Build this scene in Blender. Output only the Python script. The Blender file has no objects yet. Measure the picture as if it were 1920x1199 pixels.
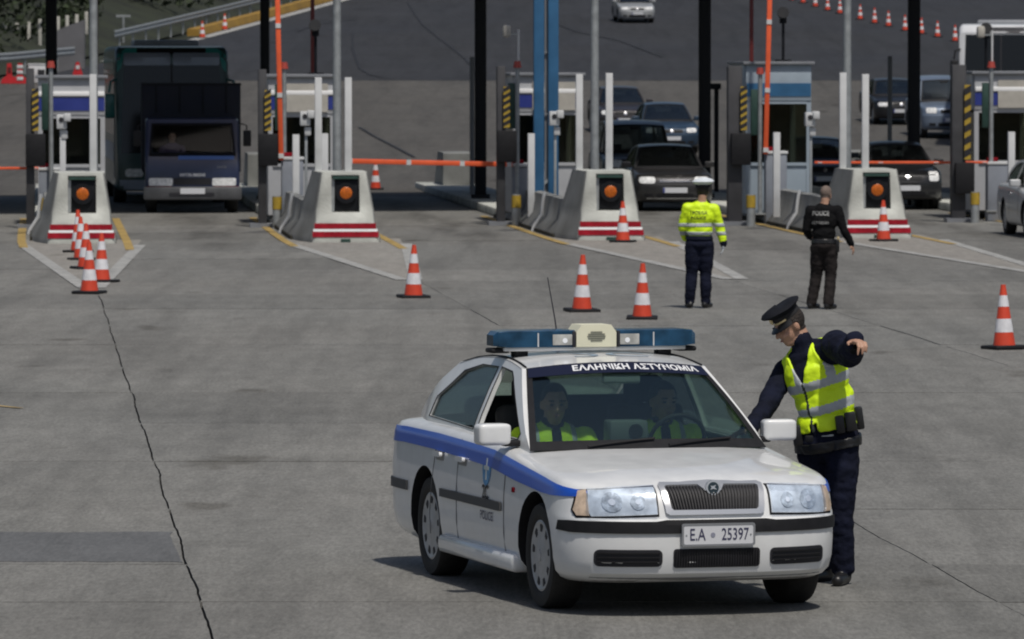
import bpy, bmesh, math, random
import numpy as np
from mathutils import Vector, Matrix, noise
from mathutils.bvhtree import BVHTree
random.seed(7)
R = math.radians
SC = bpy.context.scene
COL = SC.collection

# ------------------------------------------------------------------ camera
F, HC, PITCH = 12000.0, 3.22, 0.0404          # focal length in 1920-wide pixels, camera height, pitch
cam = bpy.data.cameras.new('camera'); camo = bpy.data.objects.new('camera', cam); COL.objects.link(camo)
camo.location = (0, 0, HC); camo.rotation_euler = (math.pi/2 - PITCH, 0, 0)
cam.sensor_width = 36; cam.lens = F/1920*36
cam.clip_start = 1; cam.clip_end = 3000
cam.dof.use_dof = True; cam.dof.focus_distance = 38.5; cam.dof.aperture_fstop = 13
SC.camera = camo
# ------------------------------------------------------------------ sky and sun
SUN_EL, SUN_AZ = 62.5, 20.0                    # azimuth: degrees to the right of straight behind the camera
w = bpy.data.worlds.new('World'); SC.world = w; w.use_nodes = True
nt = w.node_tree; bg = nt.nodes['Background']
sky = nt.nodes.new('ShaderNodeTexSky'); sky.sky_type = 'NISHITA'; sky.sun_disc = False
sky.sun_elevation = R(SUN_EL); sky.sun_rotation = R(180 - SUN_AZ)
sky.air_density = 1.0; sky.dust_density = 2.5; sky.ozone_density = 1.0
nt.links.new(sky.outputs[0], bg.inputs[0]); bg.inputs[1].default_value = 0.060
sl = bpy.data.lights.new('sun', 'SUN'); sl.energy = 3.0; sl.angle = R(2.2); sl.color = (1.0, 0.95, 0.87)
so = bpy.data.objects.new('sun', sl); COL.objects.link(so)
sd = Vector((math.sin(R(SUN_AZ))*math.cos(R(SUN_EL)), -math.cos(R(SUN_AZ))*math.cos(R(SUN_EL)), math.sin(R(SUN_EL))))
so.rotation_euler = sd.to_track_quat('Z', 'Y').to_euler(); so.location = (20, -20, 60)
vs = SC.view_settings; vs.view_transform = 'Standard'; vs.look = 'None'; vs.exposure = 0.02; vs.gamma = 1; vs.use_curve_mapping = False
SC.cycles.max_bounces = 6; SC.cycles.transparent_max_bounces = 12
SC.cycles.filter_width = 2.0

# ------------------------------------------------------------------ placing helpers
def hz(Y):                                      # the road climbs behind the toll gates
    d = max(0.0, Y - 150.0); return 0.0555*d*d/(d + 95)
def at(px, Y, z=0.0): return Vector(((px - 960)*Y/F, Y, z))
def gp(px, py):
    ang = PITCH + math.atan((py - 599.5)/F); Y = HC/math.tan(ang) if ang > 0 else 1e9
    if Y < 150: return at(px, Y, 0)
    lo = 150.0
    for i in range(4000):
        Y = lo + i*0.1
        if hz(Y) >= HC - Y*math.tan(ang): break
    return at(px, Y, hz(Y))
LS = 0.074                                      # the lanes run a little to the left going away
LU = Vector((1, LS, 0)).normalized(); LV = Vector((-LS, 1, 0)).normalized()
LANE_ROT = math.atan(LS)

# ------------------------------------------------------------------ materials
MATS = {}
def M(name, col, rough=.6, metal=0., var=.0, scale=6., bump=0., bscale=40., coat=0., spec=.5, emit=0., det=4.):
    if name in MATS: return MATS[name]
    m = bpy.data.materials.new(name); m.use_nodes = True; t = m.node_tree; b = t.nodes['Principled BSDF']
    c = (*col, 1) if len(col) == 3 else col
    b.inputs['Base Color'].default_value = c; b.inputs['Roughness'].default_value = rough
    b.inputs['Metallic'].default_value = metal; b.inputs['Coat Weight'].default_value = coat
    b.inputs['Coat Roughness'].default_value = .06; b.inputs['Specular IOR Level'].default_value = spec
    if emit: b.inputs['Emission Color'].default_value = c; b.inputs['Emission Strength'].default_value = emit
    tc = t.nodes.new('ShaderNodeTexCoord')
    if var:
        n = t.nodes.new('ShaderNodeTexNoise'); n.inputs['Scale'].default_value = scale; n.inputs['Detail'].default_value = det
        t.links.new(tc.outputs['Object'], n.inputs['Vector'])
        r = t.nodes.new('ShaderNodeValToRGB'); r.color_ramp.elements[0].position = .3; r.color_ramp.elements[1].position = .72
        r.color_ramp.elements[0].color = (*[x*(1-var) for x in c[:3]], 1); r.color_ramp.elements[1].color = (*[min(1, x*(1+var)) for x in c[:3]], 1)
        t.links.new(n.outputs['Fac'], r.inputs['Fac']); t.links.new(r.outputs[0], b.inputs['Base Color'])
        mr = t.nodes.new('ShaderNodeMapRange'); mr.inputs[3].default_value = max(0, rough-.12); mr.inputs[4].default_value = min(1, rough+.12)
        t.links.new(n.outputs['Fac'], mr.inputs[0]); t.links.new(mr.outputs[0], b.inputs['Roughness'])
    if bump:
        n2 = t.nodes.new('ShaderNodeTexNoise'); n2.inputs['Scale'].default_value = bscale; n2.inputs['Detail'].default_value = 5
        t.links.new(tc.outputs['Object'], n2.inputs['Vector'])
        bp = t.nodes.new('ShaderNodeBump'); bp.inputs['Strength'].default_value = bump; bp.inputs['Distance'].default_value = .02
        t.links.new(n2.outputs['Fac'], bp.inputs['Height']); t.links.new(bp.outputs[0], b.inputs['Normal'])
    MATS[name] = m; return m
def glass(name, tint=(.55, .62, .6), refl=.9, rough=.02):
    if name in MATS: return MATS[name]
    m = bpy.data.materials.new(name); m.use_nodes = True; t = m.node_tree; t.nodes.clear()
    o = t.nodes.new('ShaderNodeOutputMaterial'); mx = t.nodes.new('ShaderNodeMixShader'); tr = t.nodes.new('ShaderNodeBsdfTransparent')
    gl = t.nodes.new('ShaderNodeBsdfGlossy'); fr = t.nodes.new('ShaderNodeFresnel'); fr.inputs[0].default_value = 1.45
    mu = t.nodes.new('ShaderNodeMath'); mu.operation = 'MULTIPLY'; mu.inputs[1].default_value = refl
    tr.inputs[0].default_value = (*tint, 1); gl.inputs[1].default_value = rough; gl.inputs[0].default_value = (1, 1, 1, 1)
    t.links.new(fr.outputs[0], mu.inputs[0]); t.links.new(mu.outputs[0], mx.inputs[0])
    t.links.new(tr.outputs[0], mx.inputs[1]); t.links.new(gl.outputs[0], mx.inputs[2]); t.links.new(mx.outputs[0], o.inputs[0])
    MATS[name] = m; return m
def ground_mat(name, base, dark, warm, oil=False, obj_random=.10, grain=.35, tyre=True):
    """old broom-finished concrete / asphalt: blotches, fine aggregate, tyre-darkened wheel paths, stains"""
    m = bpy.data.materials.new(name); m.use_nodes = True; t = m.node_tree; b = t.nodes['Principled BSDF']; L = t.links.new
    geo = t.nodes.new('ShaderNodeNewGeometry')
    def mapped(sx, sy, rot=0.):
        mp = t.nodes.new('ShaderNodeMapping'); mp.inputs['Scale'].default_value = (sx, sy, 1); mp.inputs['Rotation'].default_value = (0, 0, rot)
        L(geo.outputs['Position'], mp.inputs[0]); return mp
    def nz(vec, scale, det=6, rough=.6):
        n = t.nodes.new('ShaderNodeTexNoise'); n.inputs['Scale'].default_value = scale; n.inputs['Detail'].default_value = det; n.inputs['Roughness'].default_value = rough
        L(vec.outputs[0], n.inputs['Vector']); return n
    def ramp(fac, p0, c0, p1, c1):
        r = t.nodes.new('ShaderNodeValToRGB'); e = r.color_ramp.elements; e[0].position = p0; e[1].position = p1; e[0].color = (*c0, 1); e[1].color = (*c1, 1)
        L(fac, r.inputs['Fac']); return r
    def mix(kind, fac, a, b_):
        x = t.nodes.new('ShaderNodeMix'); x.data_type = 'RGBA'; x.blend_type = kind
        if isinstance(fac, float): x.inputs[0].default_value = fac
        else: L(fac, x.inputs[0])
        L(a, x.inputs[6]); L(b_, x.inputs[7]); return x.outputs[2]
    m1 = mapped(1, .42, -.074); big = nz(m1, .35, 5, .62)
    c = ramp(big.outputs['Fac'], .3, dark, .68, base).outputs[0]
    tone = nz(m1, .12, 3, .5); c = mix('MIX', .5, c, ramp(tone.outputs['Fac'], .35, base, .65, warm).outputs[0])
    m3 = mapped(1, .16, -.074); fine = nz(m3, 34, 4, .75); c = mix('MULTIPLY', grain, c, ramp(fine.outputs['Fac'], .3, (.45, .45, .45), .7, (1.4, 1.4, 1.4)).outputs[0])
    mid = nz(m3, 5, 6, .72); c = mix('MULTIPLY', .6, c, ramp(mid.outputs['Fac'], .33, (.70, .70, .69), .64, (1.14, 1.14, 1.13)).outputs[0])
    if tyre:   # long smears lying across the view where traffic turns, and rubber along the lanes
        ms = mapped(.22, .9, .05); st = nz(ms, 1.0, 6, .65); c = mix('MULTIPLY', .3, c, ramp(st.outputs['Fac'], .33, (.72, .71, .70), .60, (1.05, 1.05, 1.05)).outputs[0])
        ml = mapped(1.6, .07, -.074); lt = nz(ml, 1.0, 4, .6); c = mix('MULTIPLY', .6, c, ramp(lt.outputs['Fac'], .35, (.7, .7, .7), .55, (1.03, 1.03, 1.03)).outputs[0])
    ol = nz(m1, .9, 3, .5); c = mix('MULTIPLY', .8, c, ramp(ol.outputs['Fac'], .27, (.6, .58, .55), .34, (1, 1, 1)).outputs[0])
    if oil:    # oil drips and rubber down the middle of each lane, thickest towards the gates
        sp = t.nodes.new('ShaderNodeSeparateXYZ'); L(geo.outputs['Position'], sp.inputs[0])
        def mth(op, a, b_=None):
            n = t.nodes.new('ShaderNodeMath'); n.operation = op
            for i, q in enumerate((a, b_)):
                if q is None: continue
                if isinstance(q, (int, float)): n.inputs[i].default_value = q
                else: L(q, n.inputs[i])
            return n.outputs[0]
        wn = nz(mapped(.5, .12), 1.0, 4, .6)
        a_ = mth('ADD', mth('ADD', sp.outputs[0], mth('MULTIPLY', sp.outputs[1], .0765)), mth('MULTIPLY', wn.outputs['Fac'], 1.1))
        fr_ = mth('ABSOLUTE', mth('SUBTRACT', mth('FRACT', mth('DIVIDE', mth('SUBTRACT', a_, 1.6), 4.8)), .5))
        m_ = t.nodes.new('ShaderNodeMapRange'); m_.interpolation_type = 'SMOOTHSTEP'; L(fr_, m_.inputs[0]); m_.inputs[1].default_value = .02; m_.inputs[2].default_value = .19; m_.inputs[3].default_value = 1; m_.inputs[4].default_value = 0
        y_ = t.nodes.new('ShaderNodeMapRange'); y_.interpolation_type = 'SMOOTHSTEP'; L(sp.outputs[1], y_.inputs[0]); y_.inputs[1].default_value = 88; y_.inputs[2].default_value = 128
        o_ = nz(mapped(1.1, .2, -.074), 1.0, 4, .6); r_ = ramp(o_.outputs['Fac'], .38, (0, 0, 0), .62, (1, 1, 1))
        fo = mth('MULTIPLY', mth('MULTIPLY', m_.outputs[0], y_.outputs[0]), mth('MULTIPLY', r_.outputs[0], .75))
        dk = t.nodes.new('ShaderNodeRGB'); dk.outputs[0].default_value = (.42, .41, .40, 1); c = mix('MULTIPLY', fo, c, dk.outputs[0])
    if obj_random:
        oi = t.nodes.new('ShaderNodeObjectInfo'); mr = t.nodes.new('ShaderNodeMapRange'); mr.inputs[3].default_value = 1-obj_random; mr.inputs[4].default_value = 1+obj_random
        L(oi.outputs['Random'], mr.inputs[0]); cc = t.nodes.new('ShaderNodeCombineColor')
        for i in range(3): L(mr.outputs[0], cc.inputs[i])
        c = mix('MULTIPLY', 1.0, c, cc.outputs[0])
    L(c, b.inputs['Base Color']); b.inputs['Roughness'].default_value = .85; b.inputs['Specular IOR Level'].default_value = .3
    bp = t.nodes.new('ShaderNodeBump'); bp.inputs['Strength'].default_value = .35; bp.inputs['Distance'].default_value = .012
    L(fine.outputs['Fac'], bp.inputs['Height']); L(bp.outputs[0], b.inputs['Normal'])
    MATS[name] = m; return m

# ------------------------------------------------------------------ object helpers
def tag(o, label=None, cat=None, group=None, kind=None):
    if label: o['label'] = label
    if cat: o['category'] = cat
    if group: o['group'] = group
    if kind: o['kind'] = kind
    return o
def thing(name, label, cat, loc=(0, 0, 0), rz=0., group=None):
    o = bpy.data.objects.new(name, None); COL.objects.link(o); o.location = loc; o.rotation_euler = (0, 0, rz); o.empty_display_size = .2
    return tag(o, label, cat, group)
def copy_tree(o, parent=None):
    c = o.copy(); COL.objects.link(c)
    if parent: c.parent = parent; c.matrix_parent_inverse = Matrix()
    for ch in [x for x in ALL if x.parent == o]:
        copy_tree(ch, c); 
    return c
ALL = []
def kill(o): ALL.remove(o); bpy.data.objects.remove(o)
def link(name, me, mats, parent=None, smooth=None, loc=None):
    o = bpy.data.objects.new(name, me); COL.objects.link(o); ALL.append(o)
    if not isinstance(mats, (list, tuple)): mats = [mats]
    me.materials.clear()
    for m in mats: me.materials.append(m)
    if parent: o.parent = parent
    if loc is not None: o.location = loc
    if smooth is not None and len(me.polygons):
        me.polygons.foreach_set('use_smooth', [True]*len(me.polygons)); me.set_sharp_from_angle(angle=R(smooth))
    return o
class MB:
    def __init__(s): s.v = []; s.f = []; s.m = []; s.mi = 0
    def add(s, vs, fs, mat=None):
        b = len(s.v); s.v += [tuple(x) for x in vs]; s.f += [tuple(i+b for i in f) for f in fs]; s.m += [s.mi]*len(fs)
        if mat is not None:
            for i in range(b, len(s.v)): s.v[i] = tuple(mat @ Vector(s.v[i]))
        return s
    def box(s, c, d, rz=0., bev=0., rot=None):
        bm = bmesh.new(); bmesh.ops.create_cube(bm, size=1)
        bmesh.ops.scale(bm, vec=d, verts=bm.verts)
        if bev: bmesh.ops.bevel(bm, geom=bm.edges[:], offset=bev, segments=2, profile=.5, affect='EDGES')
        mt = Matrix.Translation(Vector(c)) @ (rot.to_4x4() if rot is not None else Matrix.Rotation(rz, 4, 'Z'))
        bm.verts.index_update(); s.add([mt @ v.co for v in bm.verts], [[v.index for v in f.verts] for f in bm.faces]); bm.free(); return s
    def cyl(s, p0, p1, r0, r1=None, n=12, cap=True):
        r1 = r0 if r1 is None else r1; p0 = Vector(p0); p1 = Vector(p1); d = (p1-p0).normalized()
        a = d.orthogonal().normalized(); b = d.cross(a); vs = []
        for p, r in ((p0, r0), (p1, r1)):
            vs += [p + (a*math.cos(2*math.pi*i/n) + b*math.sin(2*math.pi*i/n))*r for i in range(n)]
        fs = [(i, (i+1) % n, n+(i+1) % n, n+i) for i in range(n)]
        if cap: fs += [tuple(range(n))[::-1], tuple(range(n, 2*n))]
        return s.add(vs, fs)
    def tube(s, pts, r, n=8):
        pts = [Vector(p) for p in pts]; vs = []; fs = []
        up = Vector((0.13, .21, .97))
        for i, p in enumerate(pts):
            d = (pts[min(i+1, len(pts)-1)] - pts[max(i-1, 0)]).normalized(); a = d.cross(up)
            a = a.normalized() if a.length > 1e-4 else d.orthogonal().normalized(); b = d.cross(a)
            rr = r[i] if isinstance(r, (list, tuple)) else r
            vs += [p + (a*math.cos(2*math.pi*k/n) + b*math.sin(2*math.pi*k/n))*rr for k in range(n)]
        for i in range(len(pts)-1):
            fs += [(i*n+k, i*n+(k+1) % n, (i+1)*n+(k+1) % n, (i+1)*n+k) for k in range(n)]
        fs += [tuple(range(n))[::-1], tuple(range((len(pts)-1)*n, len(pts)*n))]
        return s.add(vs, fs)
    def lathe(s, prof, n=24, mat=None):       # prof: (r, z) about local z
        vs = []; fs = []
        for r, z in prof: vs += [(r*math.cos(2*math.pi*i/n), r*math.sin(2*math.pi*i/n), z) for i in range(n)]
        for j in range(len(prof)-1): fs += [(j*n+i, j*n+(i+1) % n, (j+1)*n+(i+1) % n, (j+1)*n+i) for i in range(n)]
        fs += [tuple(range(n))[::-1], tuple(range((len(prof)-1)*n, len(prof)*n))]
        return s.add(vs, fs, mat)
    def prism(s, poly, h0, h1, mat=None):     # 2-d polygon extruded along local z
        n = len(poly); vs = [(x, y, h0) for x, y in poly] + [(x, y, h1) for x, y in poly]
        fs = [(i, (i+1) % n, n+(i+1) % n, n+i) for i in range(n)] + [tuple(range(n))[::-1], tuple(range(n, 2*n))]
        return s.add(vs, fs, mat)
    def ell(s, c, r, rot=None, seg=16, rings=10):
        bm = bmesh.new(); bmesh.ops.create_uvsphere(bm, u_segments=seg, v_segments=rings, radius=1); bm.verts.index_update()
        mt = Matrix.Translation(Vector(c)) @ (rot.to_4x4() if rot is not None else Matrix()) @ Matrix.Diagonal((*r, 1))
        s.add([mt @ v.co for v in bm.verts], [[v.index for v in f.verts] for f in bm.faces]); bm.free(); return s
    def grid(s, fn, nu, nv):
        vs = [fn(i/nu, j/nv) for j in range(nv+1) for i in range(nu+1)]; n = nu+1
        return s.add(vs, [(j*n+i, j*n+i+1, (j+1)*n+i+1, (j+1)*n+i) for j in range(nv) for i in range(nu)])
    def mesh(s, name):
        me = bpy.data.meshes.new(name); me.from_pydata(s.v, [], s.f)
        bm = bmesh.new(); bm.from_mesh(me); bmesh.ops.recalc_face_normals(bm, faces=bm.faces); bm.to_mesh(me); bm.free()
        return me
    def build(s, name, mats, parent=None, smooth=35, loc=None):
        me = s.mesh(name); mi = list(s.m)
        o = link(name, me, mats, parent, smooth, loc)
        if max(mi or [0]) > 0: me.polygons.foreach_set('material_index', mi)
        return o
def YX(pl='xz'):   # local prism frame: polygon (x, z) extruded along y
    return Matrix(((1, 0, 0, 0), (0, 0, -1, 0), (0, 1, 0, 0), (0, 0, 0, 1)))
def rounded(x0, x1, y0, y1, r, n=4):
    pts = []
    for cx, cy, a in ((x1-r, y1-r, 0), (x0+r, y1-r, 90), (x0+r, y0+r, 180), (x1-r, y0+r, 270)):
        pts += [(cx + r*math.cos(R(a+90*i/n)), cy + r*math.sin(R(a+90*i/n))) for i in range(n+1)]
    return pts
def panel_mesh(outer, holes, mapfn, step=.08, thick=0.004, name='panel'):
    """a sheet: 2-d outline with holes, cut on a grid, mapped into space, given thickness (outer face where mapfn puts it)"""
    bm = bmesh.new(); edges = []
    for loop in [outer] + list(holes):
        vs = [bm.verts.new((x, y, 0)) for x, y in loop]
        edges += [bm.edges.new((vs[i], vs[(i+1) % len(vs)])) for i in range(len(vs))]
    bmesh.ops.triangle_fill(bm, use_beauty=True, use_dissolve=False, edges=edges, normal=(0, 0, 1))
    xs = [p[0] for p in outer]; ys = [p[1] for p in outer]
    for ax, lo, hi in ((0, min(xs), max(xs)), (1, min(ys), max(ys))):
        st = step[ax] if isinstance(step, tuple) else step; k = math.ceil(lo/st)*st
        while k < hi:
            co = [0, 0, 0]; co[ax] = k; no = [0, 0, 0]; no[ax] = 1
            bmesh.ops.bisect_plane(bm, geom=bm.verts[:]+bm.edges[:]+bm.faces[:], plane_co=co, plane_no=no, dist=1e-5); k += st
    bmesh.ops.dissolve_degenerate(bm, dist=1e-5, edges=bm.edges[:])
    uv = {v: (v.co.x, v.co.y) for v in bm.verts}
    if thick:
        top = list(bm.faces); r = bmesh.ops.extrude_face_region(bm, geom=top, use_keep_orig=True)
        newv = [g for g in r['geom'] if isinstance(g, bmesh.types.BMVert)]
        for v in newv: uv[v] = (v.co.x, v.co.y)
        ns = set(newv)
        for v in bm.verts: v.co = mapfn(*uv[v], -thick if v in ns else 0.0)
    else:
        for v in bm.verts: v.co = mapfn(*uv[v], 0.0)
    bmesh.ops.recalc_face_normals(bm, faces=bm.faces)
    me = bpy.data.meshes.new(name); bm.to_mesh(me); bm.free(); return me
def text_pts(txt, size=1., bold=.0, res=3, spacing=1.0):
    cu = bpy.data.curves.new('t', 'FONT'); cu.body = txt; cu.size = size; cu.align_x = 'CENTER'; cu.align_y = 'CENTER'; cu.offset = bold; cu.resolution_u = res; cu.space_character = spacing
    o = bpy.data.objects.new('t', cu); COL.objects.link(o); bpy.context.view_layer.update()
    me = bpy.data.meshes.new_from_object(o.evaluated_get(bpy.context.evaluated_depsgraph_get()))
    bpy.data.objects.remove(o); bpy.data.curves.remove(cu); return me
def text_obj(name, txt, size, mapfn, mat, parent, bold=.0, sx=1., spacing=1.0):
    me = text_pts(txt, size, bold, spacing=spacing)
    for v in me.vertices: v.co = mapfn(v.co.x*sx, v.co.y, 0.0)
    return link(name, me, mat, parent)
def evalmesh(o):
    dg = bpy.context.evaluated_depsgraph_get(); dg.update()
    return bpy.data.meshes.new_from_object(o.evaluated_get(dg))

# common materials
PAINT_W = M('white_paint_clearcoat', (.70, .71, .715), .4, coat=.8, var=.055, scale=7, det=9)
BLACKP = M('black_plastic', (.013, .013, .015), .6, var=.2, scale=20, spec=.25)
RUBBER = M('tyre_rubber', (.022, .021, .02), .8, var=.25, scale=25, bump=.2, bscale=60)
CHROME = M('chrome', (.75, .76, .78), .18, 1.)
SILVER = M('hubcap_silver', (.42, .42, .42), .42, .15, var=.15, scale=18)
GLASS_W = glass('windscreen_glass', (.72, .80, .76), .38)
GLASS_D = glass('tinted_glass', (.50, .55, .55), .6)
GLASS_O = glass('far_car_glass', (.60, .64, .64), .5, .05)
LENS = glass('lamp_lens', (.95, .97, 1.0), .35, .02)
STEEL = M('galvanised_steel', (.36, .38, .39), .5, .5, var=.15, scale=8)
DARKSTEEL = M('dark_painted_steel', (.006, .007, .010), .6, var=.2, scale=5, spec=.25)
CONC = M('cast_concrete', (.44, .45, .42), .85, var=.36, scale=1.5, bump=.4, bscale=25, det=9)
WHITEP = M('white_paint', (.56, .57, .58), .65, var=.08, scale=4)
REDP = M('red_paint', (.20, .010, .018), .95, var=.25, scale=6, spec=.05)
ORANGE = M('cone_orange', (.60, .058, .024), .45, var=.12, scale=9)
CWHITE = M('cone_reflective_white', (.66, .66, .69), .4, var=.14, scale=11, det=8)
YELL = M('marker_yellow', (.40, .27, .03), .55, var=.15, scale=9)
PLATE = M('plate_white', (.62, .63, .66), .4)
INK = M('ink_black', (.015, .015, .02), .6)
NAVY = M('navy_cloth', (.0075, .0095, .022), .9, var=.35, scale=9, bump=.7, bscale=14, spec=.15)
BLACKC = M('black_cloth', (.006, .006, .007), .9, var=.3, scale=9, bump=.7, bscale=14, spec=.15)
GREYC = M('dark_grey_trousers', (.020, .017, .017), .9, var=.35, scale=10, bump=.7, bscale=14, spec=.15)
HIVIS = M('hivis_yellow', (.66, .92, .008), .6, var=.1, scale=8, bump=.5, bscale=12)
REFL = M('reflective_grey', (.40, .43, .46), .4, var=.1, scale=12)
SKIN = M('skin', (.42, .24, .165), .55, var=.12, scale=20)
HAIR = M('dark_hair', (.018, .012, .009), .7, var=.4, scale=40, bump=.6, bscale=90)
HAIRG = M('grey_stubble_hair', (.16, .12, .10), .8, var=.3, scale=50)
SHOE = M('black_leather', (.010, .010, .011), .4, var=.2, scale=10)
WHITEC = M('white_cloth', (.62, .66, .70), .7, var=.06, scale=10)
# ================================================================== GROUND
CONCRETE = ground_mat('plaza_concrete', (.192, .191, .181), (.138, .139, .135), (.200, .192, .178), oil=True, grain=.55)
APRON = ground_mat('dark_concrete_apron', (.092, .088, .082), (.060, .058, .056), (.096, .088, .079), obj_random=0, grain=.25)  # darker concrete than the plaza slabs
ASPH = ground_mat('asphalt', (.034, .036, .043), (.020, .021, .025), (.038, .038, .040), obj_random=0, grain=.25)
BED = M('joint_filler_bitumen', (.028, .027, .025), .9, var=.3, scale=5)
PATCHM = ground_mat('asphalt_patch', (.125, .128, .133), (.095, .098, .103), (.125, .127, .128), obj_random=0, grain=.4, tyre=False)
EARTH = M('scrub_earth', (.015, .019, .009), .95, var=.5, scale=.4, bump=.4, bscale=3)
def sheet(name, xs, ys, zf, mat, kind='structure'):
    mb = MB(); n = len(xs)
    mb.add([(x, y, zf(x, y)) for y in ys for x in xs], [(j*n+i, j*n+i+1, (j+1)*n+i+1, (j+1)*n+i) for j in range(len(ys)-1) for i in range(n-1)])
    o = mb.build(name, mat, None, 60); return tag(o, kind=kind)
yl = [-60, 0, 60, 120, 150, 165, 180, 200, 220, 240, 260, 280, 300, 330, 360, 400, 460, 540, 640, 800, 1100, 1600]
def gfar(x, y): return hz(min(y, 420)) + max(0, y-420)*.03
sheet('ground', [-900, -400, -150, -60, -25, 0, 25, 60, 150, 400, 900], yl, lambda x, y: gfar(x, y) - .16, EARTH)
tag(bpy.data.objects['ground'], kind='structure')
sheet('concrete_bed', [-16, 34], [20, 152.2], lambda x, y: -.035, BED)
ya = [151.5 + i*4.5 for i in range(21)]
sheet('concrete_apron', [-40 + i*8 for i in range(14)], ya, lambda x, y: hz(y) - .004, APRON)
# asphalt carriageway: its left edge swings to the right as it climbs
AS0 = ya[-1] - .3
def left_edge(Y): return -18.5 + max(0, (Y-238))*.115 - max(0, 262-Y)*.02
mb = MB(); rows = [AS0 + i*5 for i in range(40)]
for Y in rows:
    for i in range(9): mb.v.append((left_edge(Y) + i*8.5, Y, hz(Y)))
for j in range(len(rows)-1):
    for i in range(8): mb.f.append((j*9+i, j*9+i+1, (j+1)*9+i+1, (j+1)*9+i)); mb.m.append(0)
tag(mb.build('asphalt_road', ASPH, None, 60), kind='structure')

# concrete slabs with real joints
plaza = bpy.data.objects.new('concrete_plaza', None); COL.objects.link(plaza); tag(plaza, kind='structure')
AJ = [-8.7, -3.85, 1.05, 5.80, 10.42, 15.35, 20.3, 25.1, 29.9]
VJ = [22.1, 27.4, 32.7, 38.0, 40.85, 45.9, 51.4] + [56.8 + 5.25*i for i in range(18)] + [152.0]
VJ = [v for i, v in enumerate(VJ) if i == len(VJ)-1 or v < 150]
def lane_pt(a, Y, z=0.): return Vector((a - .0765*Y, Y, z))
jit = random.Random(3)
def wob(a, Y, amp): return amp*(noise.noise(Vector((a*3.1, Y*.45, 0)))*1.6 + noise.noise(Vector((a*7, Y*3.1, 4)))*.45)
for i in range(len(AJ)-1):
    for j in range(len(VJ)-1):
        a0, a1, v0, v1 = AJ[i], AJ[i+1], VJ[j], VJ[j+1]
        if v1 == 40.85 and i == 2 and False: continue
        gl = .0078 if a0 == 1.05 else .006; gr = .0078 if a1 == 1.05 else .006
        if a0 == 5.80: gl = .007
        if a1 == 5.80: gr = .007
        g = .009; pts = []
        nn = max(4, int(10*(1 if v0 < 60 else .4)))
        for k in range(nn): f = k/nn; a = a0 + (a1-a0)*f; pts.append((a, v0+g+wob(a, v0, .012), 0))
        for k in range(nn*2): f = k/(nn*2); Y = v0 + (v1-v0)*f; pts.append((a1-gr+wob(a1, Y, .016), Y + (g if k == 0 else 0), 0))
        for k in range(nn): f = k/nn; a = a1 + (a0-a1)*f; pts.append((a, v1-g+wob(a, v1, .012), 0))
        for k in range(nn*2): f = k/(nn*2); Y = v1 + (v0-v1)*f; pts.append((a0+gl+wob(a0, Y, .016), Y - (g if k == 0 else 0), 0))
        dz = jit.uniform(-.003, .003)
        P = [lane_pt(a, Y, dz) for a, Y, _ in pts]; n = len(P)
        ctr = sum(P, Vector())/n
        mb = MB(); mb.add([p-ctr for p in P] + [Vector((p.x-ctr.x, p.y-ctr.y, -.045)) for p in P],
                          [tuple(range(n))] + [(k, (k+1) % n, n+(k+1) % n, n+k) for k in range(n)])
        me = mb.mesh('slab'); link('slab', me, CONCRETE, plaza, None, ctr)
# repaired strip, tinted asphalt
p = [lane_pt(-.9 + 1.92*i/24, 41.03 + wob(i*.3, 41, .05), .006) for i in range(25)] + [lane_pt(1.005 + wob(9, 41+i*.2, .02), 41.2 + i*.2, .006) for i in range(12)] + [lane_pt(1.02 - 1.92*i/24, 43.6 + wob(i*.3, 43, .06), .006) for i in range(25)]
mb = MB(); n = len(p); mb.add(p + [q - Vector((0, 0, .012)) for q in p], [tuple(range(n))] + [(k, (k+1) % n, n+(k+1) % n, n+k) for k in range(n)])
tag(mb.build('road_patch', PATCHM, None, None), kind='structure')

# ================================================================== TOLL ISLANDS
WLINE = M('worn_road_paint_white', (.31, .31, .30), .8, var=.4, scale=3.5, det=8)
YLINE = M('worn_road_paint_yellow', (.34, .235, .075), .8, var=.45, scale=3.0, det=8)
GOREM = ground_mat('gore_concrete', (.27, .26, .24), (.20, .19, .18), (.27, .25, .225), obj_random=0, tyre=False)
LAMP_A = M('amber_lens', (.46, .105, .008), .25, var=.45, scale=22, emit=.04)
GREENM = M('dark_green_panel', (.02, .055, .045), .5, var=.2, scale=6)
BLUES = M('booth_blue', (.025, .04, .22), .4, var=.1, scale=4)
BLUESTEEL = M('blue_painted_steel', (.028, .115, .24), .45, var=.15, scale=3)
ISL_X = [152, 648, 1146, 1648, 2150]; ISL_Y = [112.6, 113.4, 114.7, 116.1, 117.4]
WHO = ['beside the row of cones at left', 'just right of the dark truck', 'with the blue steel posts', 'behind the officer in black', 'at the right edge']
def frame_at(loc): return Matrix.Translation(loc) @ Matrix.Rotation(LANE_ROT, 4, 'Z')
def lerp_(a, b, t): return a + (b-a)*t
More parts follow.
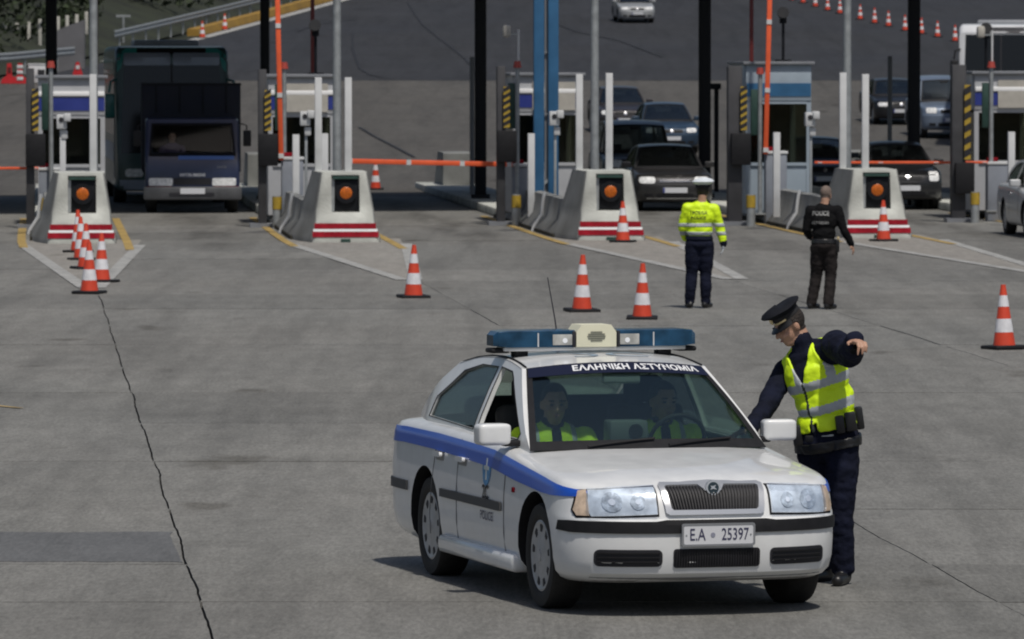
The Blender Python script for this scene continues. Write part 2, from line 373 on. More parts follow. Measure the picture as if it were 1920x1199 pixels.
def nose_mesh():
    """bullnose: tapered block on a flared safety-shape foot, front face set back in a window"""
    mb = MB()
    # rings: (z, half width front, half width rear, y front, y rear)
    ring = [(0, .62, .885, 0.0, 2.6), (.10, .62, .875, 0.0, 2.6), (.38, .54, .705, .22, 2.6), (.56, .53, .67, .38, 2.6), (.70, .505, .645, .41, 2.6), (1.10, .44, .52, .50, 2.6), (1.24, .42, .48, .54, 2.6)]
    prof = []
    for z, wf, wr, y0, y1 in ring:
        r = .10; pts = []
        for k in range(5): a = R(180+90*k/4); pts.append((-wf + r + r*math.cos(a), y0 + r + r*math.sin(a), z))
        for k in range(5): a = R(270+90*k/4); pts.append((wf - r + r*math.cos(a), y0 + r + r*math.sin(a), z))
        pts += [(wf+.003, .9, z), (wf+.006, 1.6, z), (wf+.012, y1, z), (-wr, y1, z), (-lerp_(wf, wr, .85), 1.6, z), (-lerp_(wf, wr, .55), .9, z)]; prof.append(pts)
    n = len(prof[0]); vs = [p for q in prof for p in q]
    fs = [(j*n+i, j*n+(i+1) % n, (j+1)*n+(i+1) % n, (j+1)*n+i) for j in range(len(prof)-1) for i in range(n)]
    fs += [tuple(range(n))[::-1], tuple(range((len(prof)-1)*n, len(prof)*n))]
    mb.add(vs, fs); return mb
def wall_mesh():
    """safety-shape wall along both flanks of the island, low kerb top between"""
    mb = MB(); prof = [(-.88, 0), (-.88, .08), (-.70, .30), (-.64, .68), (-.50, .70), (-.50, .2), (.37, .2), (.37, .70), (.51, .68), (.555, .30), (.63, .08), (.63, 0)]
    ys = [2.55, 6, 10, 14, 17.0]; n = len(prof)
    vs = []
    for y in ys:
        k = 1.0
        vs += [(x*k, y, z if y < 16.9 else z) for x, z in prof]
    fs = [(j*n+i, j*n+(i+1) % n, (j+1)*n+(i+1) % n, (j+1)*n+i) for j in range(len(ys)-1) for i in range(n)] + [tuple(range(n))[::-1], tuple(range((len(ys)-1)*n, len(ys)*n))]
    mb.add(vs, fs); return mb
def kerb_mesh():
    mb = MB(); mb.box((-.12, 31.5, .09), (1.4, 29, .18), bev=.03); return mb
def rear_block():
    mb = MB(); mb.prism([(42.0, 0), (42.0, .95), (42.2, .98), (44.2, .98), (44.6, .7), (45.4, .3), (45.4, 0)], -.36, .36, Matrix(((0, 0, 1, 0), (1, 0, 0, 0), (0, 1, 0, 0), (0, 0, 0, 1)))); return mb
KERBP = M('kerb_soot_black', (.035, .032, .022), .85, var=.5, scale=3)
SHADE_DIRT = M('shade_dirt_concrete', (.20, .205, .20), .9, var=.3, scale=1.3, bump=.4, bscale=25, det=9)  # grimy concrete, darkened further so the flanks' shade sits in its colour
def make_island(k):
    loc = at(ISL_X[k], ISL_Y[k], 0)
    t = thing('toll_island', 'concrete toll island with amber light and red stripes ' + WHO[k], 'toll island', loc, LANE_ROT, 'toll islands')
    if k == 4: t['label'] = 'concrete toll island side wall and kerb behind the silver car at right edge'
    nb = nose_mesh().build('nose', CONC, t, 40)
    # recessed lamp window, cut with a boolean
    cut = MB(); cut.box((0.02, .30, .86), (.50, .60, .66)); co = cut.build('cut', CONC, t, None); bpy.context.view_layer.update()
    md = nb.modifiers.new('b', 'BOOLEAN'); md.object = co; md.operation = 'DIFFERENCE'; md.solver = 'EXACT'
    me = evalmesh(nb); nb.modifiers.clear(); nb.data = me; kill(co); me.materials.append(SHADE_DIRT) if len(me.materials) < 2 else None
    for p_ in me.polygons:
        if abs(p_.normal.x) > .55 and p_.center.y > .02: p_.material_index = 1  # sideways faces get the concrete with shade painted in
    hood = MB(); hood.box((.02, .53, 1.145), (.46, .16, .05)); hood.build('lamp_hood', GREENM, t)
    bx = MB(); bx.box((.04, .55, .83), (.42, .09, .56), bev=.015); lb = bx.build('lamp_box', DARKSTEEL, t)
    MB().box((-.205, .57, .83), (.06, .10, .58)).build('lamp_bracket', STEEL, t)
    lp = MB(); lp.lathe([(.02, .062), (.09, .055), (.135, .03), (.15, 0), (.15, -.02)], 24, Matrix.Translation((.03, .495, .87)) @ Matrix.Rotation(R(90), 4, 'X')); lp.build('amber_lamp', LAMP_A, t)
    ri = MB(); ri.lathe([(.15, 0), (.185, 0), (.185, .05), (.165, .05)], 24, Matrix.Translation((.03, .50, .87)) @ Matrix.Rotation(R(90), 4, 'X')); ri.build('lamp_rim', DARKSTEEL, t)
    for zz in (.145, .29):
        y0 = (zz-.10)/.28*.22; w0 = .62 - (zz-.10)/.28*.08
        s = MB(); sl_ = .22/.28
        s.grid(lambda u, v: ((-w0+.02+u*(2*w0-.04)), y0 - .006 + (v-.5)*.098*sl_, zz + (v-.5)*.098), 6, 1); s.build('red_stripe', REDP, t)
        if zz < .2:
            zz2 = .215; yy = (zz2-.10)/.28*.22
            s = MB(); s.grid(lambda u, v: ((-.57+u*1.14), yy - .005 + (v-.5)*.045*sl_, zz2 + (v-.5)*.045), 6, 1); s.build('white_stripe', WHITEP, t)
    MB().box((.0, -.012, .035), (.17, .03, .06)).build('drain_slot', GREENM, t)
    wall_mesh().build('side_wall', SHADE_DIRT, t, 40)
    kerb_mesh().build('kerb', CONC, t, 40)
    rear_block().build('rear_block', SHADE_DIRT, t, 40)
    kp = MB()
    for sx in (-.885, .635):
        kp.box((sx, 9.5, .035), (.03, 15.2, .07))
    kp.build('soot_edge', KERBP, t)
    pipe = MB(); pipe.tube([(-.70, 6.3, .75), (-.73, 6.3, .55), (-.76, 6.3, .31), (-.90, 6.3, .10), (-.93, 6.3, .0)], .032, 8); pipe.build('cable_pipe', WHITEP, t)
    return t
islands = [make_island(k) for k in range(5)]
def lane_mark(name, pts, width, mat, z=.007):
    mb = MB(); pts = [Vector(p) for p in pts]; L = []
    for i, p in enumerate(pts):
        d = (pts[min(i+1, len(pts)-1)] - pts[max(i-1, 0)]).normalized(); n = Vector((-d.y, d.x, 0))
        L += [p + n*width/2 + Vector((0, 0, z)), p - n*width/2 + Vector((0, 0, z))]
    mb.add(L, [(2*i, 2*i+1, 2*i+3, 2*i+2) for i in range(len(pts)-1)]); return tag(mb.build(name, mat, None, None), kind='structure')
for k in range(5):
    fm = frame_at(at(ISL_X[k], ISL_Y[k], 0))
    W = lambda x, y: fm @ Vector((x, y, 0))
    apx = [-22, -19.5, -20.5, -20, -20][k]
    g = MB(); g.add([W(-1.0, -.2) + Vector((0, 0, .004)), W(1.0, -.2) + Vector((0, 0, .004)), W(.12, apx) + Vector((0, 0, .004)), W(-.12, apx) + Vector((0, 0, .004)), W(-1.1, 2.5) + Vector((0, 0, .004)), W(1.1, 2.5) + Vector((0, 0, .004))], [(3, 2, 1, 0), (0, 1, 5, 4)])
    tag(g.build('gore_area', GOREM, None, None), kind='structure')
    lane_mark('gore_line', [W(-1.02, -1.0), W(-.10, apx)], .20, WLINE, .010); lane_mark('gore_line', [W(1.02, -1.0), W(.10, apx)], .20, WLINE, .010)
    lane_mark('kerb_line', [W(-1.05, 18), W(-1.06, 6), W(-1.05, 1), W(-1.0, -2.5)], .15, YLINE, .012); lane_mark('kerb_line', [W(.82, 18), W(.82, 6), W(.82, 1), W(.80, -4)], .15, YLINE, .012)

# ---- things standing on the islands
def place(k, px, dy, z=0.):     # a point on island k: pixel column, metres behind the nose
    return at(px, ISL_Y[k] + dy, z)
OFF = lambda k, px: px
POSTL = ['left of', 'right of']
def white_post(loc, h, wd, label, z0):
    mb = MB(); mb.box((0, 0, (h)/2), (wd, wd, h), bev=.008); o = mb.build('white_post', WHITEP, None, 40); o.location = (loc.x, loc.y, z0); o.rotation_euler.z = LANE_ROT
    return tag(o, label, 'post', 'white posts on the toll islands')
nose_n = ['cone-row bullnose', 'bullnose right of the truck', 'bullnose beside the grey car', 'bullnose behind the officer in black']
for k, (xa, ta, xb, tb) in enumerate([(175, 140, None, 0), (597, 146, 653, 146), (1086, 140, 1142, 138), (1580, 137, 1622, 140)]):
    for side, px, ty in (('left', xa, ta), ('right', xb, tb)):
        if px is None: continue
        p = place(k, px, 1.6 if side == 'right' else 2.2); s = F/p.y; top = HC - (ty - 115)/s
        z0 = 1.235 if True else 0
        lab = f'tall white {"left" if side == "left" else "right"} post on the {nose_n[k]}' if k else 'tall white post in front of the booth on the cone-row bullnose'
        white_post(p, top - z0, .125, lab, z0)
for k, px, ty, lab in ((1, 555, 253, 'short white post left of the reader on the island right of the truck'), (1, 609, 251, 'short white post right of the reader on the island right of the truck'),
                       (2, 996, 251, 'short white post left of the blue steel posts'), (3, 1456, 249, 'short white post before the door of the blue striped booth'),
                       (4, 1896, 248, 'short white post above the silver car at right edge')):
    p = place(k, px, 9.2 if k in (1, 2) else 8.0); s = F/p.y; top = HC - (ty - 115)/s
    white_post(p, top - .19, .13, lab, .19)
# street lamp poles
for k, px, z in ((0, 176, 0), (1, 632, 0), (2, 1115, 0), (3, 1588, 0)):
    p = place(k, px, 3.4)
    t = thing('lamp_pole', 'tall grey steel lamp pole behind the ' + nose_n[k], 'lamp pole', (p.x, p.y, .19), LANE_ROT, 'grey lamp poles')
    mb = MB(); mb.cyl((0, 0, 0), (0, 0, 9), .082, .06, 16); mb.build('pole', STEEL, t, 40)
    mb = MB(); mb.box((0, 0, .01), (.3, .3, .02)); mb.build('base_plate', STEEL, t)
    mb = MB(); mb.tube([(0, 0, 8.9), (0, -.4, 9.3), (0, -1.2, 9.45)], .035); mb.build('arm', STEEL, t)
    mb = MB(); mb.box((0, -1.45, 9.44), (.28, .6, .1), bev=.03); mb.build('lantern', STEEL, t)
# card readers (white camera heads on thin posts)
for k, px, top in ((0, 118, 213), (1, 574, 207), (2, 1041, 207), (3, 1520, 209)):
    p = place(k, px, 6.5); s = F/p.y; zt = HC - (top-115)/s
    t = thing('reader_post', 'white camera box on a thin post, island ' + WHO[k], 'reader', (p.x, p.y, .19), LANE_ROT, 'white reader posts')
    zt -= .19
    wdt = .05 if k else .11
    MB().box((0, 0, (zt-.3)/2), (wdt, wdt, zt-.3), bev=.006).build('post', WHITEP if not k else STEEL, t)
    MB().box((-.02, -.03, zt-.16), (.19, .22, .27), bev=.02).build('camera_box', WHITEP, t)
    MB().box((.085, -.08, zt-.08), (.13, .26, .15), bev=.02).build('lamp_head', WHITEP, t)
    MB().cyl((-.03, -.145, zt-.12), (-.03, -.155, zt-.12), .045, n=16).build('lens', INK, t)
    MB().box((.03, -.02, zt-.40), (.12, .12, .16), bev=.02).build('junction_box', WHITEP, t)
# booths
BOOTHW = M('booth_white_panel', (.40, .41, .43), .5, var=.07, scale=3)
BOOTHG = M('booth_grey_blue_panel', (.30, .36, .42), .5, var=.07, scale=3)
GREYM = M('grey_metal_panel', (.20, .21, .23), .5, var=.1, scale=3)
INTER = M('booth_interior', (.10, .10, .085), .9, var=.3, scale=3)
PAPER = M('paper_notice', (.42, .40, .36), .7, var=.12, scale=5)
BGLASS = glass('booth_glass', (.62, .64, .58), .5, .04)
def booth(k, px0, px1, ptop, dy, wallm, pap, lab, strip=True):
    Y = ISL_Y[k] + dy; s = F/Y; c = (px0+px1)/2; p = at(c, Y, 0); wd = (px1-px0)/s; top = HC - (ptop-115)/s; z0 = .19
    t = thing('toll_booth', lab, 'toll booth', (p.x, p.y, z0), LANE_ROT, 'toll booths'); h = top - z0; hw = wd/2; d = 2.9
    g = .09; wb = .95; wt = h - .78
    for sx in (-1, 1):
        for y in (.05, d-.05): MB().box((sx*(hw-g/2), y, h/2), (g, .1, h)).build('corner_post', wallm, t)
        MB().box((sx*(hw-.03), d/2, wb/2), (.05, d-.2, wb)).build('side_panel', wallm, t)
        MB().box((sx*(hw-.03), d/2, (wb+wt)/2), (.012, d-.2, wt-wb)).build('side_window', BGLASS, t)
    MB().box((0, .05, wb/2), (wd-2*g, .06, wb)).build('front_panel', wallm, t)
    MB().box((0, .035, .42), (wd-2*g, .02, .03)).build('panel_rib', GREYM, t)
    MB().box((0, .03, wb+.03), (wd-2*g, .09, .06)).build('sill', wallm, t)
    MB().box((0, .05, (wb+wt)/2+.03), (wd-2*g, .012, wt-wb-.06)).build('window', BGLASS, t)
    MB().box((0, .04, wt+.03), (wd-2*g, .09, .06)).build('window_head', wallm, t)
    MB().box((0, d-.03, h/2), (wd-2*g, .03, h-.3)).build('rear_panel', INTER, t)
    MB().box((0, d/2, .02), (wd-.1, d-.1, .04)).build('floor', INTER, t)
    MB().box((0, d/2+.6, .75), (wd-.3, .5, .06)).build('desk', INTER, t)
    MB().box((.15, d/2+.5, 1.0), (.32, .1, .3)).build('monitor', INK, t)
    fas = MB(); fas.box((0, d/2, h-.36), (wd, d+.04, .72), bev=.01); f_ = fas.build('fascia', wallm, t, 40)
    MB().box((0, -.028, h-.50), (wd-.02 if not pap else wd*.99, .012, .26)).build('blue_stripe', BLUES if wallm is not BOOTHG else BLUESTEEL, t)
    if strip: MB().box((0, -.035, h-.30), (wd-.02, .05, .09), bev=.01).build('white_fascia_strip', M('white_enamel', (.88, .88, .88), .3), t)  # strip along the fascia, much whiter than the booth panels
    if pap: MB().box((wd*.5-.40*wd-.02 if pap == 1 else .2, -.05, h-.40), (wd*.62, .014, .56)).build('notice_board', PAPER, t)
    MB().box((0, d/2, h+.03), (wd+.12, d+.2, .06), bev=.01).build('roof', GREYM, t)
    return t
booth(0, 72, 197, 148, 12.5, BOOTHW, 0, 'white toll booth with blue stripe left of the dark coach')
booth(1, 503, 628, 146, 12.5, BOOTHW, 1, 'white toll booth with a pale notice board right of the truck')
booth(2, 962, 1092, 143, 12.5, BOOTHW, 1, 'white toll booth behind the blue steel posts')
booth(3, 1398, 1521, 122, 11.0, BOOTHG, 0, 'grey blue toll booth with glazed door beside the raised orange arm', False)
booth(4, 1826, 1960, 140, 12.5, BOOTHW, 2, 'white toll booth below the white bus at right edge')
# barrier gates
ARM = M('barrier_arm_orange', (.80, .12, .04), .45, var=.1, scale=4)
CABG = M('barrier_cabinet_grey', (.22, .24, .28), .5, var=.1, scale=4)
DARKRED = M('dark_red_paint', (.10, .008, .008), .5, var=.2, scale=4)
def gate(k, px, pz, Y, kind, length, lab, lean=0.):
    s = F/Y; p = at(px, Y, 0); zp = HC - (pz-115)/s
    t = thing('barrier_gate', lab, 'barrier gate', (p.x, p.y, 0), LANE_ROT, 'toll barrier gates'); z = zp
    MB().box((.22, .1, (z-.05)/2), (.42, .36, z-.05), bev=.02).build('cabinet', CABG, t)
    MB().box((.22, .1, z-.02), (.46, .40, .06), bev=.015).build('cabinet_lid', WHITEP, t)
    MB().box((.12, .06, z+.055), (.22, .1, .08), bev=.01).build('red_clamp', REDP, t)
    a = MB()
    if kind == 'down':
        d = Vector((-1, 0, lean)).normalized(); p0 = Vector((0, -.12, z)); 
    else:
        d = Vector((lean, 0, 1)).normalized(); p0 = Vector((0, -.12, z-.05))
    rot = Vector((1, 0, 0)).rotation_difference(d).to_matrix()
    a.box(p0 + d*length/2, (length, .05, .095), rot=rot, bev=.012); arm = a.build('arm', ARM if kind != 'dark' else DARKRED, t)
    for f in (.02, .3, .62, .97):
        b = MB(); b.box(p0 + d*length*f + Vector((0, -.03, 0)), (.09, .02, .10), rot=rot); b.build('reflector', WHITEP, arm)
    return t
gate(0, 72, 316, 123.6, 'down', 3.4, 'lowered orange barrier arm reaching out of the left edge')
gate(1, 527, 296, 124.2, 'up', 4.2, 'raised orange barrier arm right of the dark truck', -.022)
gate(2, 960, 309, 126.2, 'down', 3.3, 'lowered orange barrier across the empty lane', .022)
gate(3, 1434, 285, 126.2, 'up', 4.2, 'raised orange barrier arm on the grey blue booth island', .025)
gate(4, 1850, 305, 128.6, 'down', 3.5, 'lowered orange barrier in front of the black hatchback')
# equipment columns with hazard stripes
EQUIP = M('equipment_dark_grey', (.045, .045, .05), .6, var=.2, scale=3)
def hazard(k, px, pt, pb, Y, lab, wd=.16):
    s = F/Y; p = at(px, Y, 0); zt = HC-(pt-115)/s; zb = HC-(pb-115)/s
    t = thing('equipment_column', lab, 'equipment column', (p.x, p.y, 0), LANE_ROT, 'equipment columns with hazard strips')
    MB().box((0, .3, zt/2+.2), (wd, .3, zt+.4), bev=.015).build('column', EQUIP, t)
    MB().box((.10, .1, (zb-.05)-.32), (.38, .26, .62), bev=.015).build('black_cabinet', BLACKP, t)
    MB().box((wd/2+.02, .08, (zt+zb)/2), (.125, .03, zt-zb)).build('hazard_board', YELL, t)
    n = 6
    for i in range(n):
        z0 = zb + (zt-zb)*(i+.15)/n; dz = (zt-zb)/n*.55; x0 = wd/2+.02-.0625
        b = MB(); b.prism([(x0, z0), (x0+.125, z0+.07), (x0+.125, z0+.07+dz), (x0, z0+dz)], -.06, -.066, YX()); b.build('black_bar', INK, t)
    MB().box((0, .3, .04), (.5, .5, .08)).build('base', GREYM, t)
    # yellow-banded bumper drum in front
    MB().cyl((.26, -.3, 0), (.26, -.3, .62), .085, n=14).build('bumper_post', STEEL, t)
    MB().cyl((.26, -.3, .36), (.26, -.3, .60), .092, n=14).build('yellow_band', YELL, t)
    return t
hazard(0, 57, 168, 246, 122.8, 'hazard striped equipment column left of the leftmost booth')
hazard(1, 493, 170, 246, 123.6, 'hazard striped equipment column right of the dark truck')
hazard(2, 941, 163, 240, 125.0, 'hazard striped equipment column beside the blue steel posts')
hazard(3, 1380, 163, 245, 125.0, 'hazard striped equipment column on the grey blue booth island', .28)
hazard(4, 1800, 160, 300, 127.6, 'dark equipment column with long hazard strip right of the black hatchback', .28)
# thin signal poles with a red lamp on top
SIGR = M('red_signal_lamp', (.35, .05, .035), .4)
for k, px, pt, Y, lab in ((0, 96, 128, 123.4, 'grey signal pole with red lamp in front of leftmost booth'), (1, 533, 130, 124.6, 'grey signal pole behind the raised arm right of the truck'),
                     (2, 970, 128, 126.0, 'grey signal pole with red lamp beside the blue steel posts'), (3, 1425, 140, 126.2, 'grey signal pole on the grey blue booth island'), (4, 1858, 128, 128.6, 'grey signal pole with red lamp under the white bus')):
    s = F/Y; p = at(px, Y); zt = HC-(pt-115)/s-.19
    t = thing('signal_pole', lab, 'signal pole', (p.x, p.y, .19), LANE_ROT, 'signal poles on the islands')
    MB().cyl((0, 0, 0), (0, 0, zt), .045, n=12).build('pole', STEEL, t)
    MB().box((0, 0, .015), (.2, .2, .03)).build('base_plate', STEEL, t)
    MB().cyl((0, 0, zt), (0, 0, zt+.13), .085, .06, n=14).build('red_lamp', SIGR, t)
    MB().box((-.08, .05, zt-.75), (.2, .08, .9), bev=.01).build('green_signal_panel', GREENM, t)
    if k in (2, 4):
        MB().cyl((.03, .1, zt), (.03, .1, zt+.75), .022, n=8).build('mast', WHITEP, t)
        MB().box((-.20, .1, zt+.72), (.16, .2, .24), bev=.05).build('horn_speaker', PAPER, t)
        MB().box((-.07, .1, zt+.66), (.2, .03, .03)).build('bracket', STEEL, t)
# blue steel frame posts
t = thing('steel_frame', 'pair of tall blue steel posts with a grey brace on the middle island', 'steel frame', tuple(at(1025, 124.5, .19)), LANE_ROT)
for px in (1009, 1036):
    x = (px-1024)*124.5/F
    b = MB(); b.box((x, 0, 3.6), (.20, .2, 7.2), bev=.01); b.build('blue_post', BLUESTEEL, t)
MB().box((0, .05, 3.8), (.07, .05, 6.8)).build('grey_brace', GREYM, t)
MB().box((-.08, -.02, .62), (.05, .05, .6), rot=Matrix.Rotation(R(48), 3, 'Y')).build('diagonal_strut', STEEL, t)
MB().box((0, 0, .03), (.6, .5, .06)).build('base_plate', BLUESTEEL, t)
for zz in (2.0, 3.2, 4.4): MB().box((0, -.02, zz), (.30, .03, .03)).build('tie_bar', GREYM, t)
# raised dark arms and antennas on the booth roofs
for px, Y, lab in ((575, 131.5, 'dark red raised arm behind the notice board booth'), (157, 131.5, 'dark red raised arm behind the leftmost booth'), (1422, 133.5, 'dark red raised arm behind the grey blue booth')):
    p = at(px, Y); mb = MB(); mb.box((0, 0, 3.1), (.085, .05, 6.2), bev=.01); o = mb.build('raised_arm', DARKRED, None); o.location = (p.x, p.y + 4, .18); tag(o, lab, 'barrier arm', 'dark raised arms')
for px, Y, lab in ((592, 127.4, 'dark spotlight on a pole above the notice board booth'), (1468, 128.6, 'dark spotlight on a pole above the grey blue booth'), (1848, 131.5, 'dark spotlight on a pole in front of the white bus')):
    p = at(px, Y); zb = {592: 2.94, 1468: 3.20, 1848: 3.0}[px]; t = thing('spotlight', lab, 'spotlight', (p.x, p.y, zb), LANE_ROT, 'roof spotlights')
    zz = .85 if px != 1848 else .75
    MB().cyl((0, 0, 0), (0, 0, zz), .03, n=8).build('pole', DARKSTEEL, t)
    MB().lathe([(.02, -.12), (.07, -.10), (.12, .08), (.12, .12)], 16, Matrix.Translation((-.02, -.05, zz+.1)) @ Matrix.Rotation(R(70), 4, 'X')).build('lamp_head', DARKSTEEL, t)
    MB().box((0, .03, zz), (.14, .04, .16)).build('yoke', DARKSTEEL, t)
    MB().box((0, 0, .02), (.3, .3, .05)).build('base', DARKSTEEL, t)

# ---- canopy over the gates (above the frame) with its dark columns
can = thing('toll_canopy', 'dark steel columns carrying the toll plaza canopy roof', 'canopy', tuple(at(900, 141.5, 0)), 0)
cl = Vector(can.location); CANM = M('canopy_sheet', (.3, .3, .31), .6, var=.1, scale=1)
for px, Y, wd in ((97, 139.8, .24), (497, 140.6, .2), (901, 141.5, .26), (1321, 142.4, .27), (1713, 143.2, .27), (2120, 144, .27)):
    p = at(px, Y) - cl
    cm = MB().box((p.x, p.y, 3.6), (wd, wd, 7.2), bev=.02).build('column', DARKSTEEL, can); MB().box((p.x, p.y, .22), (wd+.16, wd+.16, .1)).build('foot', DARKSTEEL, cm)
b = MB(); b.box((.6, 1.9, 7.3), (70, 18, .5), rz=.30); b.build('roof', CANM, can)
# slim dark posts on the far side of the islands
for px, py, top, Y, lab in ((885, 385, 120, 146, 'slim dark post left of the canopy column beside the empty lane'), (1668, 350, 118, 152, 'slim dark post behind the black hatchback'), (1343, 385, 175, 148, 'slim dark post with a camera right of the hi-vis officer')):
    p = at(px, Y); s = F/Y; zt = HC-(top-115)/s
    t = thing('slim_post', lab, 'post', (p.x, p.y, .15), LANE_ROT, 'slim dark posts')
    MB().box((0, 0, zt/2), (.1, .1, zt), bev=.01).build('post', GREYM if px != 1343 else DARKSTEEL, t)
    MB().box((0, 0, .02), (.25, .25, .04)).build('foot', GREYM, t)
    if px == 1343: MB().box((-.05, -.05, zt), (.28, .3, .14), bev=.02).build('camera', DARKSTEEL, t)

# tar-sealed cracks on the far road and apron
TAR = M('tar_seal', (.012, .012, .014), .7, var=.3, scale=2)
for pts in ([(765, 4), (778, 28), (795, 47), (820, 68), (846, 92), (872, 112), (884, 128)], [(664, 62), (663, 90), (667, 112), (677, 130), (692, 142), (720, 147), (780, 148)], [(672, 240), (705, 258), (740, 276), (775, 296)], [(1000, 30), (1080, 60), (1160, 78), (1240, 108)], [(560, 60), (600, 46), (665, 38)]):
    lane_mark('crack_seal', [gp(a + 3*math.sin(b*.9), b) for a, b in pts], .10, TAR, .02)

for a, b in (((-30, 760), (40, 767)),):
    lane_mark('paint_trace', [gp(*a), gp(*b)], .06, YLINE, .009)
# ================================================================== CARS
def lerp(a, b, t): return a + (b-a)*t
def pw(x, pts):      # piecewise-linear, pts sorted by x
    if x <= pts[0][0]: return pts[0][1]
    for (x0, y0), (x1, y1) in zip(pts, pts[1:]):
        if x <= x1: return lerp(y0, y1, (x-x0)/(x1-x0))
    return pts[-1][1]
def sm(x, pts):      # smoothed piecewise-linear
    return sum(pw(x + d, pts) for d in (-.12, -.06, 0, .06, .12))/5
SEDAN = dict(XF=2.13, XR=-2.38, W=.852, RF=.62, RR=.42, ax=1.256, rw=.312, zb=.185, hood=.775, cowl=.905, belt=.93, boot=.955,
             xb=.74, xt=.02, yb=.735, yt=.555, rail=[(.02, 1.352), (-.25, 1.385), (-.6, 1.397), (-1.0, 1.38), (-1.38, 1.325)], cb=-2.20, cbz=.965, crown=.035)
HATCH = dict(SEDAN, XF=1.98, XR=-1.85, RF=.75, ax=1.24, W=.82, hood=.80, cowl=.95, belt=.97, boot=1.0, xb=.78, xt=-.02, yb=.70, yt=.52,
             rail=[(-.02, 1.36), (-.3, 1.42), (-.7, 1.44), (-1.1, 1.42), (-1.45, 1.37)], cb=-1.80, cbz=.98, zb=.2)
SUV = dict(SEDAN, XF=2.15, XR=-2.3, W=.91, RF=.5, ax=1.33, rw=.35, zb=.25, hood=.98, cowl=1.09, belt=1.10, boot=1.12, xb=.75, xt=.12, yb=.78, yt=.66,
           rail=[(.12, 1.72), (-.25, 1.80), (-.7, 1.82), (-1.4, 1.81), (-1.95, 1.76)], cb=-2.15, cbz=1.1, crown=.03)
LEV = [(0, .10, .14, .10), (.035, .055, .07, .05), (.10, .022, .025, .02), (.22, .006, .004, .004), (.40, 0, 0, 0), (.60, 0, 0, 0), (.655, .002, .004, .0), (.68, .004, .03, .01), (.80, .010, .05, .015), (.90, .020, .075, .02), (.955, .035, .10, .03), (.985, .055, .13, .05), (1.0, .085, .175, .09)]
def car_body(P):
    XF, XR, W, RF, RR = P['XF'], P['XR'], P['W'], P['RF'], P['RR']
    def ztop(x):
        return sm(x, [(XR, P['boot']-.03), (XR+.5, P['boot']-.01), (-.9, P['belt']+.015), (.3, P['belt']-.01), (P['xb']+.05, P['cowl']-.03), (XF-.65, lerp(P['hood'], P['cowl'], .45)-.02), (XF-.15, P['hood']-.02), (XF, P['hood']-.03)])
    rings = []; pe = .72; per = .62
    for t, dw, df, dr in LEV:
        w_ = W-dw; pts = []
        xc = XF-RF; rx = RF-df
        for i in range(17):
            th = R(90*i/16); pts.append((xc + rx*max(0, math.cos(th))**pe, w_*math.sin(th)**pe))
        xrc = XR+RR
        nF = 22
        for i in range(1, nF): pts.append((lerp(xc, xrc, i/nF), w_ + .006*math.sin(math.pi*i/nF)))
        for i in range(11):
            th = R(90-90*i/10); pts.append((xrc - (RR-dr)*max(0, math.cos(th))**per, w_*max(0, math.sin(th))**per))
        pts[0] = (pts[0][0], 0); pts[-1] = (pts[-1][0], 0)
        zs = []
        for x, y in pts:
            z0 = P['zb'] + .03*pw(x, [(XR, 1.5), (XR+.6, .2), (XF-.8, .2), (XF, .6)])
            zs.append(lerp(z0, ztop(x), t))
        rings.append([(x, y, z) for (x, y), z in zip(pts, zs)])
    n = len(rings[0]); full = []
    for r in rings: full.append(r + [(x, -y, z) for x, y, z in r[-2:0:-1]])
    N = len(full[0]); mb = MB()
    vs = [p for r in full for p in r]; fs = [(j*N+i, j*N+(i+1) % N, (j+1)*N+(i+1) % N, (j+1)*N+i) for j in range(len(full)-1) for i in range(N)]
    fs.append(tuple(range(N))[::-1])
    # crowned top
    top = (len(full)-1)*N; K = 14; idx = {}
    for i in range(n):
        x, y, z = rings[-1][i]
        if i in (0, n-1): idx[i] = [top+i]*(K+1); continue
        C = pw(x, [(XR, .02), (P['cb'], .05), (P['xb'], .05), (P['xb']+.3, .055), (XF-.3, .05), (XF, .03)])*(min(1, y/W))**2
        row = []
        for k in range(K+1):
            f = 1-2*k/K
            if k == 0: row.append(top+i)
            elif k == K: row.append(top + (N-i))
            else:
                # hood: raised centre with two soft creases
                cr = .006*math.exp(-((abs(f)-.52)/.06)**2) if x > P['xb'] else 0
                vs.append((x, y*f, z + C*(1-abs(f)**2.6) + cr)); row.append(len(vs)-1)
        idx[i] = row
    for i in range(n-1):
        for k in range(K):
            q = [idx[i][k], idx[i][k+1], idx[i+1][k+1], idx[i+1][k]]; q2 = []
            for a in q:
                if a not in q2: q2.append(a)
            if len(q2) >= 3: fs.append(tuple(q2))
    mb.add(vs, fs); return mb, ztop
PROTO = {}
